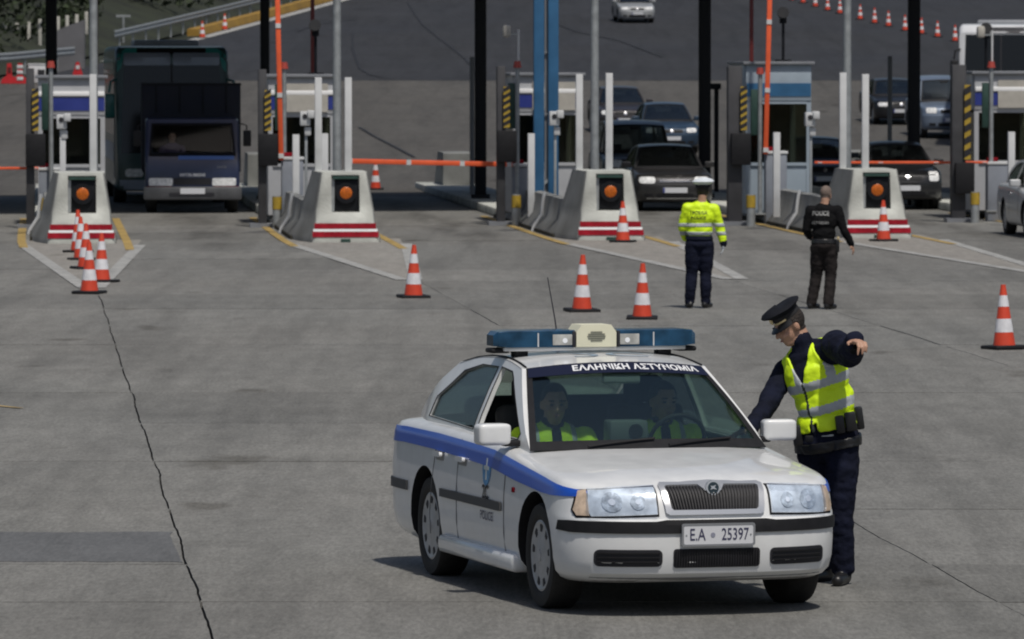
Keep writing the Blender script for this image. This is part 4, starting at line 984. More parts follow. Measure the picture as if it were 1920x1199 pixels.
# ================================================================== PEOPLE
def seg_dist(C, p0, p1, r0, r1):
    d = p1-p0; L2 = max(1e-9, float(d @ d)); t = np.clip(((C-p0) @ d)/L2, 0, 1)
    q = p0 + t[:, None]*d; return np.linalg.norm(C-q, axis=1) - (r0 + (r1-r0)*t)
class Fig:
    def __init__(s): s.b = []; s.e = []
    def bone(s, p0, p1, r0, r1, m): s.b.append((Vector(p0), Vector(p1), r0, r1, m)); return s
    def ell(s, c, r, m, rot=None): s.e.append((Vector(c), r, rot, m)); return s
    def chain(s, pts, rs, m):
        for i in range(len(pts)-1): s.bone(pts[i], pts[i+1], rs[i], rs[i+1], m)
        return s
    def head(s, c, f, up, m, sc=1., neck=None):
        c = Vector(c); f = Vector(f).normalized(); up = Vector(up); up = (up - f*up.dot(f)).normalized(); l = up.cross(f)
        s.rot = Matrix((f, l, up)).transposed(); s.hc = c; s.hs = sc
        k = lambda a, b, d: c + (f*a + l*b + up*d)*sc
        s.k = k; E = lambda p, r: s.ell(p, tuple(x*sc for x in r), m, s.rot)
        E(k(-.008, 0, .035), (.098, .077, .092)); E(k(.022, 0, -.03), (.072, .063, .078)); E(k(.045, 0, -.085), (.042, .042, .03))
        E(k(.085, 0, .028), (.018, .05, .012)); E(k(.07, .035, -.03), (.02, .022, .025)); E(k(.07, -.035, -.03), (.02, .022, .025))
        s.bone(k(.09, 0, .018), k(.112, 0, -.022), .009*sc, .014*sc, m); E(k(.10, 0, -.024), (.014, .018, .010)); E(k(.086, 0, -.058), (.014, .026, .011))
        for q in (-1, 1): E(k(-.008, q*.079, -.005), (.020, .010, .033))
        if neck: s.bone(k(-.03, 0, -.06), neck, .058*sc, .062*sc, m)
        return s
    def hand(s, w, f, back, m, thumb=1, curl=.5, point=False, sc=1., spread=.0205):
        w = Vector(w); f = Vector(f).normalized(); back = Vector(back); back = (back - f*back.dot(f)).normalized(); l = back.cross(f)*thumb
        s.ell(w + f*.048*sc, (.052*sc, .041*sc, .017*sc), m, Matrix((f, l, back)).transposed())
        for i, (o, L) in enumerate(((1.5, .072), (.5, .082), (-.5, .077), (-1.5, .060))):
            cu = curl if not (point and i == 0) else .05
            p = w + f*.088*sc + l*o*spread*sc; d1 = (f*math.cos(cu) - back*math.sin(cu) + l*o*.05).normalized(); p1 = p + d1*L*.5*sc
            d2 = (f*math.cos(2.1*cu) - back*math.sin(2.1*cu)).normalized(); p2 = p1 + d2*L*.5*sc
            s.bone(p, p1, .0098*sc, .0088*sc, m); s.bone(p1, p2, .0088*sc, .0072*sc, m)
        p = w + f*.025*sc + l*.03*sc; p1 = p + (f*.75 + l*.65 - back*.25).normalized()*.042*sc; p2 = p1 + (f*.95 + l*.15 - back*.3).normalized()*.032*sc
        s.bone(p, p1, .0125*sc, .0105*sc, m); s.bone(p1, p2, .0105*sc, .008*sc, m); return s
    def build(s, parent, mats, voxel=.011, wr=.004, name='body'):
        mb = MB()
        for p0, p1, r0, r1, m in s.b:
            mb.ell(p0, (r0,)*3, seg=14, rings=9); mb.ell(p1, (r1,)*3, seg=14, rings=9)
            if (p1-p0).length > 1e-4: mb.cyl(p0, p1, r0, r1, 14)
        for c, r, rot, m in s.e: mb.ell(c, r, rot, 18, 12)
        o = mb.build(name, mats, parent, None)
        rm = o.modifiers.new('r', 'REMESH'); rm.mode = 'VOXEL'; rm.voxel_size = voxel
        sm_ = o.modifiers.new('s', 'SMOOTH'); sm_.factor = .5; sm_.iterations = 3
        me = evalmesh(o); o.modifiers.clear(); o.data = me; me.materials.clear()
        for m in mats: me.materials.append(m)
        n = len(me.vertices); co = np.zeros(n*3); me.vertices.foreach_get('co', co); co = co.reshape(-1, 3)
        nf = len(me.polygons); fc = np.zeros(nf*3); me.polygons.foreach_get('center', fc); fc = fc.reshape(-1, 3)
        best = np.full(nf, 1e9); idx = np.zeros(nf, int)
        for p0, p1, r0, r1, m in s.b:
            d = seg_dist(fc, np.array(p0), np.array(p1), r0, r1); k = d < best; best[k] = d[k]; idx[k] = m
        for c, r, rot, m in s.e:
            q = fc - np.array(c); 
            if rot is not None: q = q @ np.array(rot)
            rr = np.array(r); u = np.linalg.norm(q/rr, axis=1); d = (u-1)*rr.min(); k = d < best; best[k] = d[k]; idx[k] = m
        s.fc, s.idx = fc, idx
        me.polygons.foreach_set('material_index', idx.tolist()); me.polygons.foreach_set('use_smooth', [True]*nf)
        if wr:   # cloth folds
            cloth = np.zeros(n, bool)
            for i, p in enumerate(me.polygons):
                if idx[i] in s.cloth:
                    for v in p.vertices: cloth[v] = True
            nr = np.zeros(n*3); me.vertices.foreach_get('normal', nr); nr = nr.reshape(-1, 3)
            for i in np.nonzero(cloth)[0]:
                q = co[i]; co[i] = q + nr[i]*wr*(noise.noise(Vector((q[0]*9, q[1]*9, q[2]*16))) + .6*noise.noise(Vector((q[0]*22, q[1]*22, q[2]*30))))
            me.vertices.foreach_set('co', co.ravel())
        me.update(); s.o = o; return o
    cloth = (0, 1)
    def shell(s, name, parent, mats, fn, off=.012):
        """clothing or hair worn over the body: the body faces that fn() picks, lifted off and given an edge"""
        me = s.o.data; pick = {}
        for i, p in enumerate(me.polygons):
            k = fn(Vector(s.fc[i]), int(s.idx[i]), p.normal)
            if k is not None: pick[i] = k
        if not pick: return None
        vid = {}; vs = []; fs = []; ms = []
        for i, k in pick.items():
            f = []
            for v in me.polygons[i].vertices:
                if v not in vid: vid[v] = len(vs); q = me.vertices[v]; vs.append(q.co + q.normal*off)
                f.append(vid[v])
            fs.append(f); ms.append(k)
        nv = len(vs)
        # hem: border edges folded back to the body
        cnt = {}
        for f in fs:
            for a, b in zip(f, f[1:]+f[:1]): cnt[(a, b)] = cnt.get((a, b), 0)+1
        inv = {b: a for a, b in vid.items()}
        hem = {}
        for f, m in list(zip(fs, ms)):
            for a, b in zip(f, f[1:]+f[:1]):
                if (b, a) not in cnt:
                    for q in (a, b):
                        if q not in hem: hem[q] = len(vs); vq = me.vertices[inv[q]]; vs.append(vq.co - vq.normal*.004)
                    fs.append([b, a, hem[a], hem[b]]); ms.append(m)
        # ease the stair-steps left by the voxels out of the border
        nb = {}
        for f in fs[:len(pick)]:
            for a, b in zip(f, f[1:]+f[:1]):
                if (b, a) not in cnt: nb.setdefault(a, []).append(b); nb.setdefault(b, []).append(a)
        for it in range(4):
            nv_ = {a: (vs[a] + sum((vs[q] for q in l), Vector()))/(len(l)+1) for a, l in nb.items()}
            for a, q in nv_.items():
                if a in hem: vs[hem[a]] = vs[hem[a]] + (q - vs[a])
                vs[a] = q
        m2 = bpy.data.meshes.new(name); m2.from_pydata([tuple(v) for v in vs], [], fs)
        o = link(name, m2, mats, parent); m2.polygons.foreach_set('material_index', ms); m2.polygons.foreach_set('use_smooth', [True]*len(fs)); m2.update()
        return o
    def face(s, parent):
        k = s.k; sc = s.hs
        for q in (-1, 1):
            MB().ell(k(.086, q*.031, .008), (.010*sc, .014*sc, .008*sc), s.rot).build('eye', INK, parent)
            MB().ell(k(.094, q*.032, .032), (.006*sc, .024*sc, .006*sc), s.rot).build('eyebrow', HAIR, parent)
        MB().ell(k(.098, 0, -.058), (.006*sc, .022*sc, .005*sc), s.rot).build('mouth', M('lips', (.30, .12, .10), .5), parent)
    def hair(s, parent, mat, low=-.02, off=.007):
        Ri = s.rot.transposed(); c = s.hc; sc = s.hs
        def fn(p, i, n):
            q = (Ri @ (p-c))/sc
            if abs(q.y) > .083 or q.length > .16: return None
            if q.z > .085 or (q.x < .045 and q.z > .02 + max(0, q.x)*.6) or (q.x < -.02 and q.z > low) : return 0
            return None
        return s.shell('hair', parent, [mat], fn, off)
    def cap(s, parent, top, band, visor=True, tilt=0., badge=True, sc=1.):
        """peaked service cap: wide crown, band, visor, gold badge strip"""
        Fm = Matrix.Translation(s.k(-.008, 0, .075)) @ s.rot.to_4x4() @ Matrix.Rotation(tilt, 4, 'Y') @ Matrix.Scale(s.hs*sc, 4)
        mb = MB(); n = 28; prof = [(.098, -.012), (.100, .022), (.112, .034), (.142, .050), (.146, .058), (.128, .070), (.08, .078), (.01, .080)]
        def ring(r, z): return [Fm @ Vector((math.cos(2*math.pi*i/n)*r*1.06 + z*.18, math.sin(2*math.pi*i/n)*r*.93, z + max(0, math.cos(2*math.pi*i/n))*z*.35)) for i in range(n)]
        def loft(pr):
            m = MB(); vs = []
            for r, z in pr: vs += ring(r, z)
            fs = [(j*n+i, j*n+(i+1) % n, (j+1)*n+(i+1) % n, (j+1)*n+i) for j in range(len(pr)-1) for i in range(n)] + [tuple(range((len(pr)-1)*n, len(pr)*n))]
            m.add(vs, fs); return m
        cp = loft(prof[1:]).build('cap', top, parent, 60)
        loft(prof[:2]).build('cap_band', band, cp, 60)
        if visor:
            m = MB(); m.grid(lambda u, v: Fm @ Vector((.100*math.cos(R(-75+150*u))*1.03 + v*.062*math.cos(R(-75+150*u)), .098*math.sin(R(-75+150*u)) + v*.02*math.sin(R(-75+150*u)), -.012 - v*.034)), 16, 4)
            b_ = MB(); b_.grid(lambda u, v: Fm @ Vector((.100*math.cos(R(-75+150*u))*1.03 + v*.062*math.cos(R(-75+150*u)), .098*math.sin(R(-75+150*u)) + v*.02*math.sin(R(-75+150*u)), -.017 - v*.034)), 16, 4); m.add(b_.v, b_.f)
            m.build('visor', SHOE, cp, 60)
            if badge:
                m = MB(); m.grid(lambda u, v: Fm @ Vector((.1085*math.cos(R(-62+124*u))*1.06, .1085*math.sin(R(-62+124*u))*.93, -.008+.012*v)), 12, 1); m.build('gold_cord', M('gold_braid', (.62, .50, .28), .4, .4), cp)
                m = MB(); m.ell(Fm @ Vector((.122, 0, .03)), (.008, .02, .02), s.rot); m.build('badge', M('gold_braid', (.62, .50, .28), .4, .4), cp)
        return cp
def shoes(f, a, toe_dir, m, sc=1.):
    a = Vector(a); d = Vector(toe_dir).normalized()
    f.bone(a + Vector((0, 0, -.0)), Vector((a.x, a.y, .05)) - d*.03, .052*sc, .048*sc, m)
    f.bone(Vector((a.x, a.y, .045)) - d*.04, Vector((a.x, a.y, .036)) + d*.16*sc, .046*sc, .036*sc, m)
def back_text(txt, size, bvh, origin, mat, parent, sx=1., bold=.002):
    """lettering printed on the back of a jacket"""
    def fn(a, b_, o):
        h = bvh.ray_cast(Vector((origin[0]+a, -2, origin[1]+b_)), Vector((0, 1, 0)))
        return (h[0] + Vector((0, -.008, 0))) if h[0] else Vector((origin[0]+a, -.14, origin[1]+b_))
    return text_obj('lettering', txt, size, fn, mat, parent, bold, sx)

# ---- officer at the car: leaning to the driver's window, left arm pointing past the camera
def officer_near():
    base = at(1568, 39.25, 0)
    t = thing('person', 'person in navy uniform, peaked cap and hi-vis vest leaning on the police car', 'person', tuple(base), 0)
    s = F/39.25; gy = 115 + HC*s
    def P(px, py, dY=0.): return Vector(((px-1568)/s*(1+dY/39.25), dY, (gy-py)/s))
    f = Fig(); f.cloth = (0, 1)
    # materials: 0 jacket, 1 trousers, 2 skin, 3 shoes
    face = Vector((-.84, -.36, -.46)); up = Vector((-.44, -.12, .88))
    pel = P(1553, 815, .04); hipR = P(1527, 830, .06); hipL = P(1580, 826, .0)
    waist = P(1550, 770, .03); chest = P(1535, 700, .02); neck = P(1512, 648, .0)
    shR = P(1476, 700, .16); shL = P(1565, 646, -.10)
    f.ell(P(1553, 800, .03), (.185, .135, .15), 0, Matrix.Rotation(R(-8), 3, 'Y')); f.ell(P(1548, 755, .03), (.172, .135, .17), 0, Matrix.Rotation(R(-8), 3, 'Y'))
    f.ell(P(1532, 705, .02), (.19, .14, .19), 0, Matrix.Rotation(R(-18), 3, 'Y')); f.ell(P(1524, 672, .02), (.165, .12, .11), 0, Matrix.Rotation(R(-25), 3, 'Y'))
    f.bone(chest + Vector((0, 0, .05)), shR, .12, .078, 0); f.bone(chest + Vector((0, 0, .07)), shL, .12, .08, 0)
    f.bone(P(1510, 662, .0), P(1503, 640, -.01), .075, .068, 0)
    f.head(P(1482, 612, -.02), face, up, 2, .98, P(1508, 655, 0))
    # right arm down to the window sill
    elR = P(1432, 768, -.12); wrR = P(1397, 801, -.40)
    f.chain([shR, lerp(shR, elR, .5) + Vector((0, 0, .005)), elR, wrR], [.078, .070, .060, .047], 0)
    f.hand(wrR, (-.75, -.45, -.2), (.0, .1, 1), 2, -1, .35)
    # left arm raised towards the camera
    elL = P(1588, 660, -.38); wrL = P(1594, 634, -.60)
    f.chain([shL, lerp(shL, elL, .5), elL, wrL], [.092, .092, .084, .064], 0)
    f.hand(wrL + Vector((0, -.01, .0)), (.22, -.88, .02), (.05, .2, 1), 2, -1, .75, True, 1.08, .023)
    # legs
    knL = P(1578, 960, -.02); anL = P(1582, 1065, .02); knR = P(1545, 962, .20); anR = P(1549, 1060, .24)
    f.ell(P(1553, 832, .03), (.178, .135, .12), 1)
    f.chain([hipL, lerp(hipL, knL, .5), knL, lerp(knL, anL, .5), anL], [.112, .105, .078, .076, .074], 1)
    f.chain([hipR, lerp(hipR, knR, .5), knR, lerp(knR, anR, .5), anR], [.112, .105, .078, .076, .074], 1)
    anL.z = .10; anR.z = .10
    shoes(f, anL, (-.25, -1, 0), 3, 1.05); shoes(f, anR, (-.6, -.8, 0), 3, 1.05)
    b = f.build(t, [NAVY, NAVY, SKIN, SHOE], .0075, .008)
    f.face(t); f.hair(t, HAIR, -.045)
    f.cap(t, M('navy_cap', (.008, .009, .013), .8, var=.2, scale=20, spec=.2), M('black_cap_band', (.012, .012, .014), .8), True, R(10), True, .90)
    # vest: torso only, open front with zip line, silver bands
    ax0 = P(1556, 812, .03); ax1 = P(1518, 655, .0); axd = (ax1-ax0).normalized(); Lt = (ax1-ax0).length
    side = Vector((.93, -.30, .18)); side = (side - axd*side.dot(axd)).normalized(); fr = axd.cross(side)     # fr roughly towards the face direction
    if fr.y > 0: fr = -fr
    def dist_arm(p):
        m = 9
        for a, b_, r0, r1 in ((shL, elL, .118, .11), (shR, elR, .082, .06), (elL, wrL, .11, .09), (elR, wrR, .075, .06)):
            m = min(m, float(seg_dist(np.array([p]), np.array(lerp(a, b_, -.05)), np.array(b_), r0+.004, r1+.004)[0]))
        return m
    def vest(p, i, n):
        if i != 0: return None
        q = p - ax0; h = q.dot(axd)/Lt; u = q.dot(side); d = dist_arm(p)
        if h < .055 - .14*u - .05*max(0, -u) or h > 1.06 or d < .004: return None
        zl = u + .055                                   # zip, worn to his right of the middle as seen
        if q.dot(fr) > 0:
            if h > .62 and abs(zl) < (h-.62)*.20: return None
            if abs(zl) < .007: return 2
            if h < .16 and zl > -.02 and zl < .03: return None
        for hb, wb in ((.30, .048), (.60, .048)):
            if abs(h - hb - .10*(u) ) < wb: return 1
        if h > .6 and abs(abs(u-.02) - .095) < .024: return 1
        return 0
    f.shell('vest', t, [HIVIS, REFL, M('vest_zip', (.03, .04, .03), .7)], vest, .014)
    # jacket hem band and duty belt
    def hem(p, i, n):
        q = p-ax0; h = q.dot(axd)/Lt; u = q.dot(side)
        if i == 0 and abs(h + .025 + .16*u) < .026: return 0
        return None
    f.shell('hem_band', t, [REFL], hem, .008)
    def belt(p, i, n):
        q = p-ax0; h = q.dot(axd)/Lt; u = q.dot(side)
        if i in (0, 1) and abs(h + .13 + .12*u) < .055 and dist_arm(p) > .02: return 0
        return None
    bl = f.shell('duty_belt', t, [SHOE], belt, .014)
    for px, py, dY, sz in ((1594, 790, -.11, (.07, .05, .12)), (1574, 795, -.135, (.055, .05, .11)), (1496, 818, .0, (.06, .09, .13)), (1612, 785, .0, (.05, .08, .14))):
        MB().box(P(px, py, dY), sz, bev=.012, rot=Matrix.Rotation(R(-8), 3, 'Y')).build('pouch', SHOE, t)
    MB().box(P(1516, 822, -.13), (.05, .03, .04), bev=.006).build('buckle', DARKSTEEL, t)
    MB().box(P(1558, 640, -.08), (.10, .06, .016), bev=.006, rot=Matrix.Rotation(R(18), 3, 'Y')).build('shoulder_mark', M('shoulder_strap', (.05, .055, .08), .7), t)
    MB().cyl(P(1594, 642, -.70), P(1590, 652, -.66), .018, .018, 10).build('glove_cuff', BLACKC, t)
    return t
def standing(name, label, px, py, height, kind):
    """officers seen from behind; local -y is towards the camera"""
    p = gp(px, py); t = thing('person', label, 'person', tuple(p), 0)
    k = height/1.75; V = lambda x, y, z: Vector((x*k, y*k, z*k)); f = Fig(); f.cloth = (0, 1)
    if kind == 'hivis':
        mats = [HIVIS, NAVY, SKIN, SHOE, WHITEC]
        f.ell(V(.0, 0, 1.10), (.185*k, .13*k, .17*k), 0); f.ell(V(.01, 0, 1.28), (.205*k, .135*k, .17*k), 0); f.ell(V(.015, .0, 1.40), (.165*k, .11*k, .10*k), 0)
        sL, sR = V(-.17, .0, 1.40), V(.20, .0, 1.385)
        f.bone(V(.02, 0, 1.38), sL, .09*k, .078*k, 0); f.bone(V(.02, 0, 1.38), sR, .09*k, .078*k, 0)
        eL, wL = V(-.245, .04, 1.13), V(-.20, .16, .98); eR, wR = V(.285, .02, 1.12), V(.335, .0, .90)
        f.chain([sL, eL, wL], [.08*k, .064*k, .05*k], 0); f.chain([sR, eR, lerp(eR, wR, .75)], [.08*k, .068*k, .058*k], 0)
        f.bone(lerp(eR, wR, .75), wR, .056*k, .05*k, 1)
        f.hand(wR, (-.10, 0, -1), (1, 0, 0), 4, 1, .3, False, k); f.hand(wL, (.3, .6, -.5), (-1, 0, .2), 4, 1, .4, False, k)
        f.bone(V(.03, .01, 1.45), V(.035, .015, 1.52), .068*k, .062*k, 0)
        f.ell(V(0, 0, .955), (.18*k, .13*k, .11*k), 1); f.ell(V(0, -.01, .89), (.175*k, .14*k, .11*k), 1)
        f.head(V(.045, .03, 1.63), (.25, 1, -.05), (0, 0, 1), 2, k, V(.03, .0, 1.47))
        for sx, kx, ax_ in ((-.088, -.11, -.14), (.088, .085, .085)):
            f.chain([V(sx, 0, .88), V((sx+kx)/2, .0, .69), V(kx, .02, .48), V((kx+ax_)/2, -.02, .30), V(ax_, 0, .10)], [.122*k, .112*k, .085*k, .084*k, .070*k], 1)
            shoes(f, V(ax_, 0, .10), (.35*sx/abs(sx)+.15, 1, 0), 3, k)
        o = f.build(t, mats, .011, .007); f.hair(t, HAIR, -.05)
        f.cap(t, WHITEC, M('black_cap_band', (.012, .012, .014), .8), True, R(-4), False, 1.14)
        def band(p_, i, n):
            if i != 0: return None
            z = p_.z/k
            if abs(z-1.165) < .024 or abs(z-1.045) < .028: return 0
            return None
        f.shell('reflective_bands', t, [REFL], band, .005)
        def hem(p_, i, n):
            if i in (0, 1) and .955 < p_.z/k < 1.015 and abs(p_.x) < .2*k: return 0
            return None
        f.shell('jacket_hem', t, [NAVY], hem, .014)
        bvh = BVHTree.FromObject(o, bpy.context.evaluated_depsgraph_get())
        back_text('\u03a4\u03a1\u039f\u03a7\u0391\u0399\u0391', .06*k, bvh, (-.02*k, 1.335*k), INK, t, .95, .001); back_text('POLICE', .06*k, bvh, (-.02*k, 1.262*k), INK, t, 1.1, .001)
    else:
        mats = [BLACKC, GREYC, SKIN, SHOE]
        f.ell(V(.0, 0, 1.08), (.17*k, .13*k, .16*k), 0); f.ell(V(.0, 0, 1.25), (.20*k, .135*k, .18*k), 0); f.ell(V(.0, 0, 1.40), (.16*k, .11*k, .11*k), 0)
        sL, sR = V(-.19, .02, 1.40), V(.19, -.01, 1.40)
        f.bone(V(0, 0, 1.38), sL, .09*k, .078*k, 0); f.bone(V(0, 0, 1.38), sR, .09*k, .078*k, 0)
        eL, wL = V(-.25, .04, 1.12), V(-.20, .2, 1.03); eR, wR = V(.28, -.05, 1.13), V(.385, -.02, .93)
        f.chain([sL, eL, wL], [.08*k, .065*k, .05*k], 0); f.chain([sR, eR, wR], [.08*k, .062*k, .05*k], 0)
        f.hand(wR, (.35, .05, -.93), (.8, -.4, .3), 2, -1, .3, False, k); f.hand(wL, (.4, .8, -.1), (-1, .3, .2), 2, 1, .4, False, k)
        f.bone(V(.01, .01, 1.45), V(.02, .015, 1.51), .07*k, .066*k, 0)
        f.ell(V(0, 0, .955), (.17*k, .13*k, .11*k), 0); f.ell(V(0, -.01, .89), (.17*k, .14*k, .11*k), 1)
        f.head(V(.03, .03, 1.625), (.55, 1, -.08), (0, 0, 1), 2, k, V(.015, .0, 1.47))
        for sx, kx, ky, ax_, ay in ((-.08, -.10, .10, -.17, .04), (.085, .10, .03, .06, -.12)):
            f.chain([V(sx, 0, .88), V((sx+kx)/2, ky/2, .69), V(kx, ky, .48), V((kx+ax_)/2, (ky+ay)/2, .28), V(ax_, ay, .10)], [.115*k, .105*k, .086*k, .082*k, .078*k], 1)
            shoes(f, V(ax_, ay, .10), (.75, 1, 0), 3, k)
        o = f.build(t, mats, .011, .008); f.hair(t, HAIRG, -.05, .003)
        def belt(p_, i, n):
            if i in (0, 1) and abs(p_.z/k-.965) < .03 and abs(p_.x) < .2*k: return 0
            return None
        f.shell('duty_belt', t, [SHOE], belt, .012)
        MB().box(V(.19, -.03, .90), (.05, .09, .17), bev=.015).build('holster', SHOE, t); MB().box(V(.20, -.05, 1.0), (.03, .03, .06), bev=.008).build('radio_clip', M('gold_braid', (.62, .50, .28), .4, .4), t)
        bvh = BVHTree.FromObject(o, bpy.context.evaluated_depsgraph_get())
        GW = M('printed_white', (.30, .30, .30), .6)
        back_text('POLICE', .085*k, bvh, (-.05*k, 1.36*k), GW, t, .85, .002); back_text('\u0391\u03a3\u03a4\u03a5\u039d\u039f\u039c\u0399\u0391', .05*k, bvh, (-.055*k, 1.225*k), GW, t, .80, .001)
    return t
def seated(label, car, sy, look):
    """someone in a front seat; placed in the car's frame"""
    hd = Vector((math.cos(car.rotation_euler.z), math.sin(car.rotation_euler.z), 0))
    t = thing('person', label, 'person', tuple(Vector(car.location) + hd*(.27 if sy < 0 else .18) + Vector((0, 0, -.06))), car.rotation_euler.z)
    f = Fig(); f.cloth = (0, 1); y = sy*.36; V = lambda x, b, z: Vector((x, y+b, z))
    f.ell(V(-.30, 0, .62), (.15, .18, .14), 1); f.ell(V(-.34, 0, .78), (.13, .19, .18), 0); f.ell(V(-.36, 0, .93), (.125, .20, .15), 0); f.ell(V(-.37, 0, 1.00), (.10, .17, .09), 0)
    sa, sb = V(-.35, .20, .98), V(-.35, -.20, .98)
    for sh, q in ((sa, 1), (sb, -1)):
        el = V(-.12, q*.27, .76); wr = V(.09, q*.13, .84) if sy > 0 else V(.06, q*.10, .70)
        f.chain([sh, el, wr], [.075, .062, .048], 0); f.hand(wr, (.8, -q*.3, .1), (0, q*.3, 1), 2, 1, .7)
        f.chain([V(-.25, q*.10, .56), V(.20, q*.13, .62), V(.34, q*.13, .45)], [.09, .075, .06], 1)
    f.head(V(-.31, 0, 1.19), (1, look, -.08), (0, 0, 1), 2, 1., V(-.35, 0, 1.03))
    f.bone(V(-.35, 0, 1.02), V(-.345, 0, 1.07), .075, .07, 1)
    f.build(t, [HIVIS, NAVY, SKIN, SHOE], .012, .004); f.face(t)
    f.hair(t, HAIR, -.04, .008)
    def band(p, i, n):
        if i == 0 and (abs(p.z-.80) < .025 or (p.z > .86 and abs(abs(p.y-y)-.12) < .014)): return 0
        return None
    f.shell('reflective_bands', t, [REFL], band, .006)
    def coll(p, i, n):
        if i == 0 and abs(p.y-y) < .03 and p.x > -.3 and p.z > .8: return 0
        return None
    f.shell('jacket_front', t, [NAVY], coll, .007)
    return t

# ================================================================== POLICE CAR
CAR_Y = R(15.6)
pc_loc = (0.615, 39.0, 0); pc_rz = -math.pi/2 + CAR_Y
police = make_car('police_car', 'white police saloon with a blue side stripe in the foreground', 'police car', SEDAN, PAINT_W, police=True, loc=pc_loc, rz=pc_rz)
hv = Vector((math.cos(pc_rz), math.sin(pc_rz), 0))
lb_loc = Vector(pc_loc) + hv*-.47
light_bar(None, tuple(lb_loc), pc_rz)
seated('person in hi-vis jacket in the police car, seated beside the open window', police, -1, -.1)
seated('person in hi-vis jacket at the wheel of the police car', police, 1, .15)
officer_near()
standing('person', 'person in yellow hi-vis jacket and white cap standing with back to us', 1312, 578, 1.63, 'hivis')
standing('person', 'bareheaded person in black police jacket walking away to the right', 1545, 580, 1.60, 'black')

# ================================================================== CONES
def cone_proto():
    t = thing('traffic_cone', 'x', 'cone')
    r = lambda z: .125 - (z-.05)/.67*.098
    MB().box((0, 0, .022), (.40, .40, .044), bev=.015).build('base', BLACKP, t, 40)
    for z0, z1, m in ((.04, .19, ORANGE), (.19, .34, CWHITE), (.34, .475, ORANGE), (.475, .60, CWHITE), (.60, .72, ORANGE)):
        e = .0015 if m is CWHITE else 0
        c = MB(); c.lathe([(r(z0)+e, z0), (r(z1)+e, z1)], 20); c.build('reflective_band' if e else 'orange_band', m, t, 40)
    return t
proto = cone_proto(); usedp = [False]
def cone(p, label, group, sc=1., rz=0., tilt=0.):
    if not usedp[0]: o = proto; usedp[0] = True
    else:
        o = proto.copy(); COL.objects.link(o)
        for ch in [x for x in ALL if x.parent == proto]:
            c = ch.copy(); COL.objects.link(c); c.parent = o
    o.location = p; o.scale = (sc,)*3; o.rotation_euler = (tilt, tilt*.5, rz); o['label'] = label; o['group'] = group
    return o
rr = random.Random(5)
for px, py, lab in ((775, 559, 'lone striped cone at the tip of the island marking, left of the antenna'), (1091, 585, 'striped cone left of the pair behind the light bar'),
                    (1204, 599, 'striped cone right of the pair behind the light bar'), (1884, 655, 'nearest striped cone at the right edge'),
                    (167, 551, 'nearest cone of the row before the leftmost bullnose'), (190, 530, 'cone just right of the leftmost cone row'),
                    (160, 505, 'second cone of the row before the leftmost bullnose'), (152, 488, 'third cone of the row before the leftmost bullnose'), (146, 474, 'farthest cone of the row, against the leftmost bullnose'),
                    (1168, 455, 'cone standing against the bullnose beside the grey car'), (1657, 453, 'cone standing against the bullnose behind the officer in black'),
                    (704, 356, 'small shaded cone under the barrier of the empty lane')):
    cone(gp(px, py), lab, 'striped traffic cones', rr.uniform(.97, 1.02), rr.uniform(-.5, .5), rr.uniform(-.03, .03))
for px, py, lab in ((380, 72, 'left one of the two far cones by the yellow kerb'), (422, 57, 'right one of the two far cones by the yellow kerb')):
    cone(gp(px, py), lab, 'far cones by the yellow kerb', 1.05, rr.uniform(-.3, .3))
ORD = ['first', 'second', 'third', 'fourth', 'fifth', 'sixth', 'seventh', 'eighth', 'ninth', 'tenth', 'eleventh', 'twelfth']
far = [(1790, 78), (1757, 70), (1727, 64), (1696, 58), (1665, 50), (1639, 44), (1612, 37), (1574, 26), (1551, 20), (1528, 13), (1505, 6), (1484, 1)]
for i, (px, py) in enumerate(far):
    cone(gp(px, py), 'cone nearest the white bus in the far cone line' if i == 0 else ORD[i] + ' cone from the white bus in the far cone line', 'cone line up the far road', 1.0, rr.uniform(-.3, .3))
# ================================================================== TRUCK, COACH, BUS
def box_shell(secs, r=.12):
    """loft of rounded rectangles along x: secs = (x, half width, z0, z1)"""
    mb = MB(); rings = []
    for x, hw, z0, z1 in secs: rings.append([(x, y, z) for y, z in rounded(-hw, hw, z0, z1, r, 5)])
    n = len(rings[0]); vs = [p for q in rings for p in q]
    fs = [(j*n+i, j*n+(i+1) % n, (j+1)*n+(i+1) % n, (j+1)*n+i) for j in range(len(rings)-1) for i in range(n)] + [tuple(range(n))[::-1], tuple(range((len(rings)-1)*n, len(rings)*n))]
    mb.add(vs, fs); return mb
def fmap(o, off=.006):
    bvh = BVHTree.FromObject(o, bpy.context.evaluated_depsgraph_get())
    def fn(y, z, q):
        h = bvh.ray_cast(Vector((5, y, z)), Vector((-1, 0, 0)))
        return (h[0] if h[0] else Vector((-.2, y, z))) + Vector((off+q, 0, 0))
    return fn
def wheel(t, x, y, r, w_, m=RUBBER):
    sy = 1 if y > 0 else -1
    mt = Matrix.Translation((x, y, r)) @ Matrix.Rotation(R(-90*sy), 4, 'X')
    k = MB().lathe([(r*.55, -w_/2), (r*.95, -w_/2), (r, -w_/2+.03), (r, w_/2-.03), (r*.95, w_/2), (r*.62, w_/2), (r*.6, w_/2-.04)], 28, mt).build('wheel', m, t, 50)
    MB().lathe([(r*.6, w_/2-.05), (r*.55, w_/2-.03), (r*.2, w_/2-.05), (.02, w_/2-.02)], 24, mt).build('rim', SILVER, k, 50)
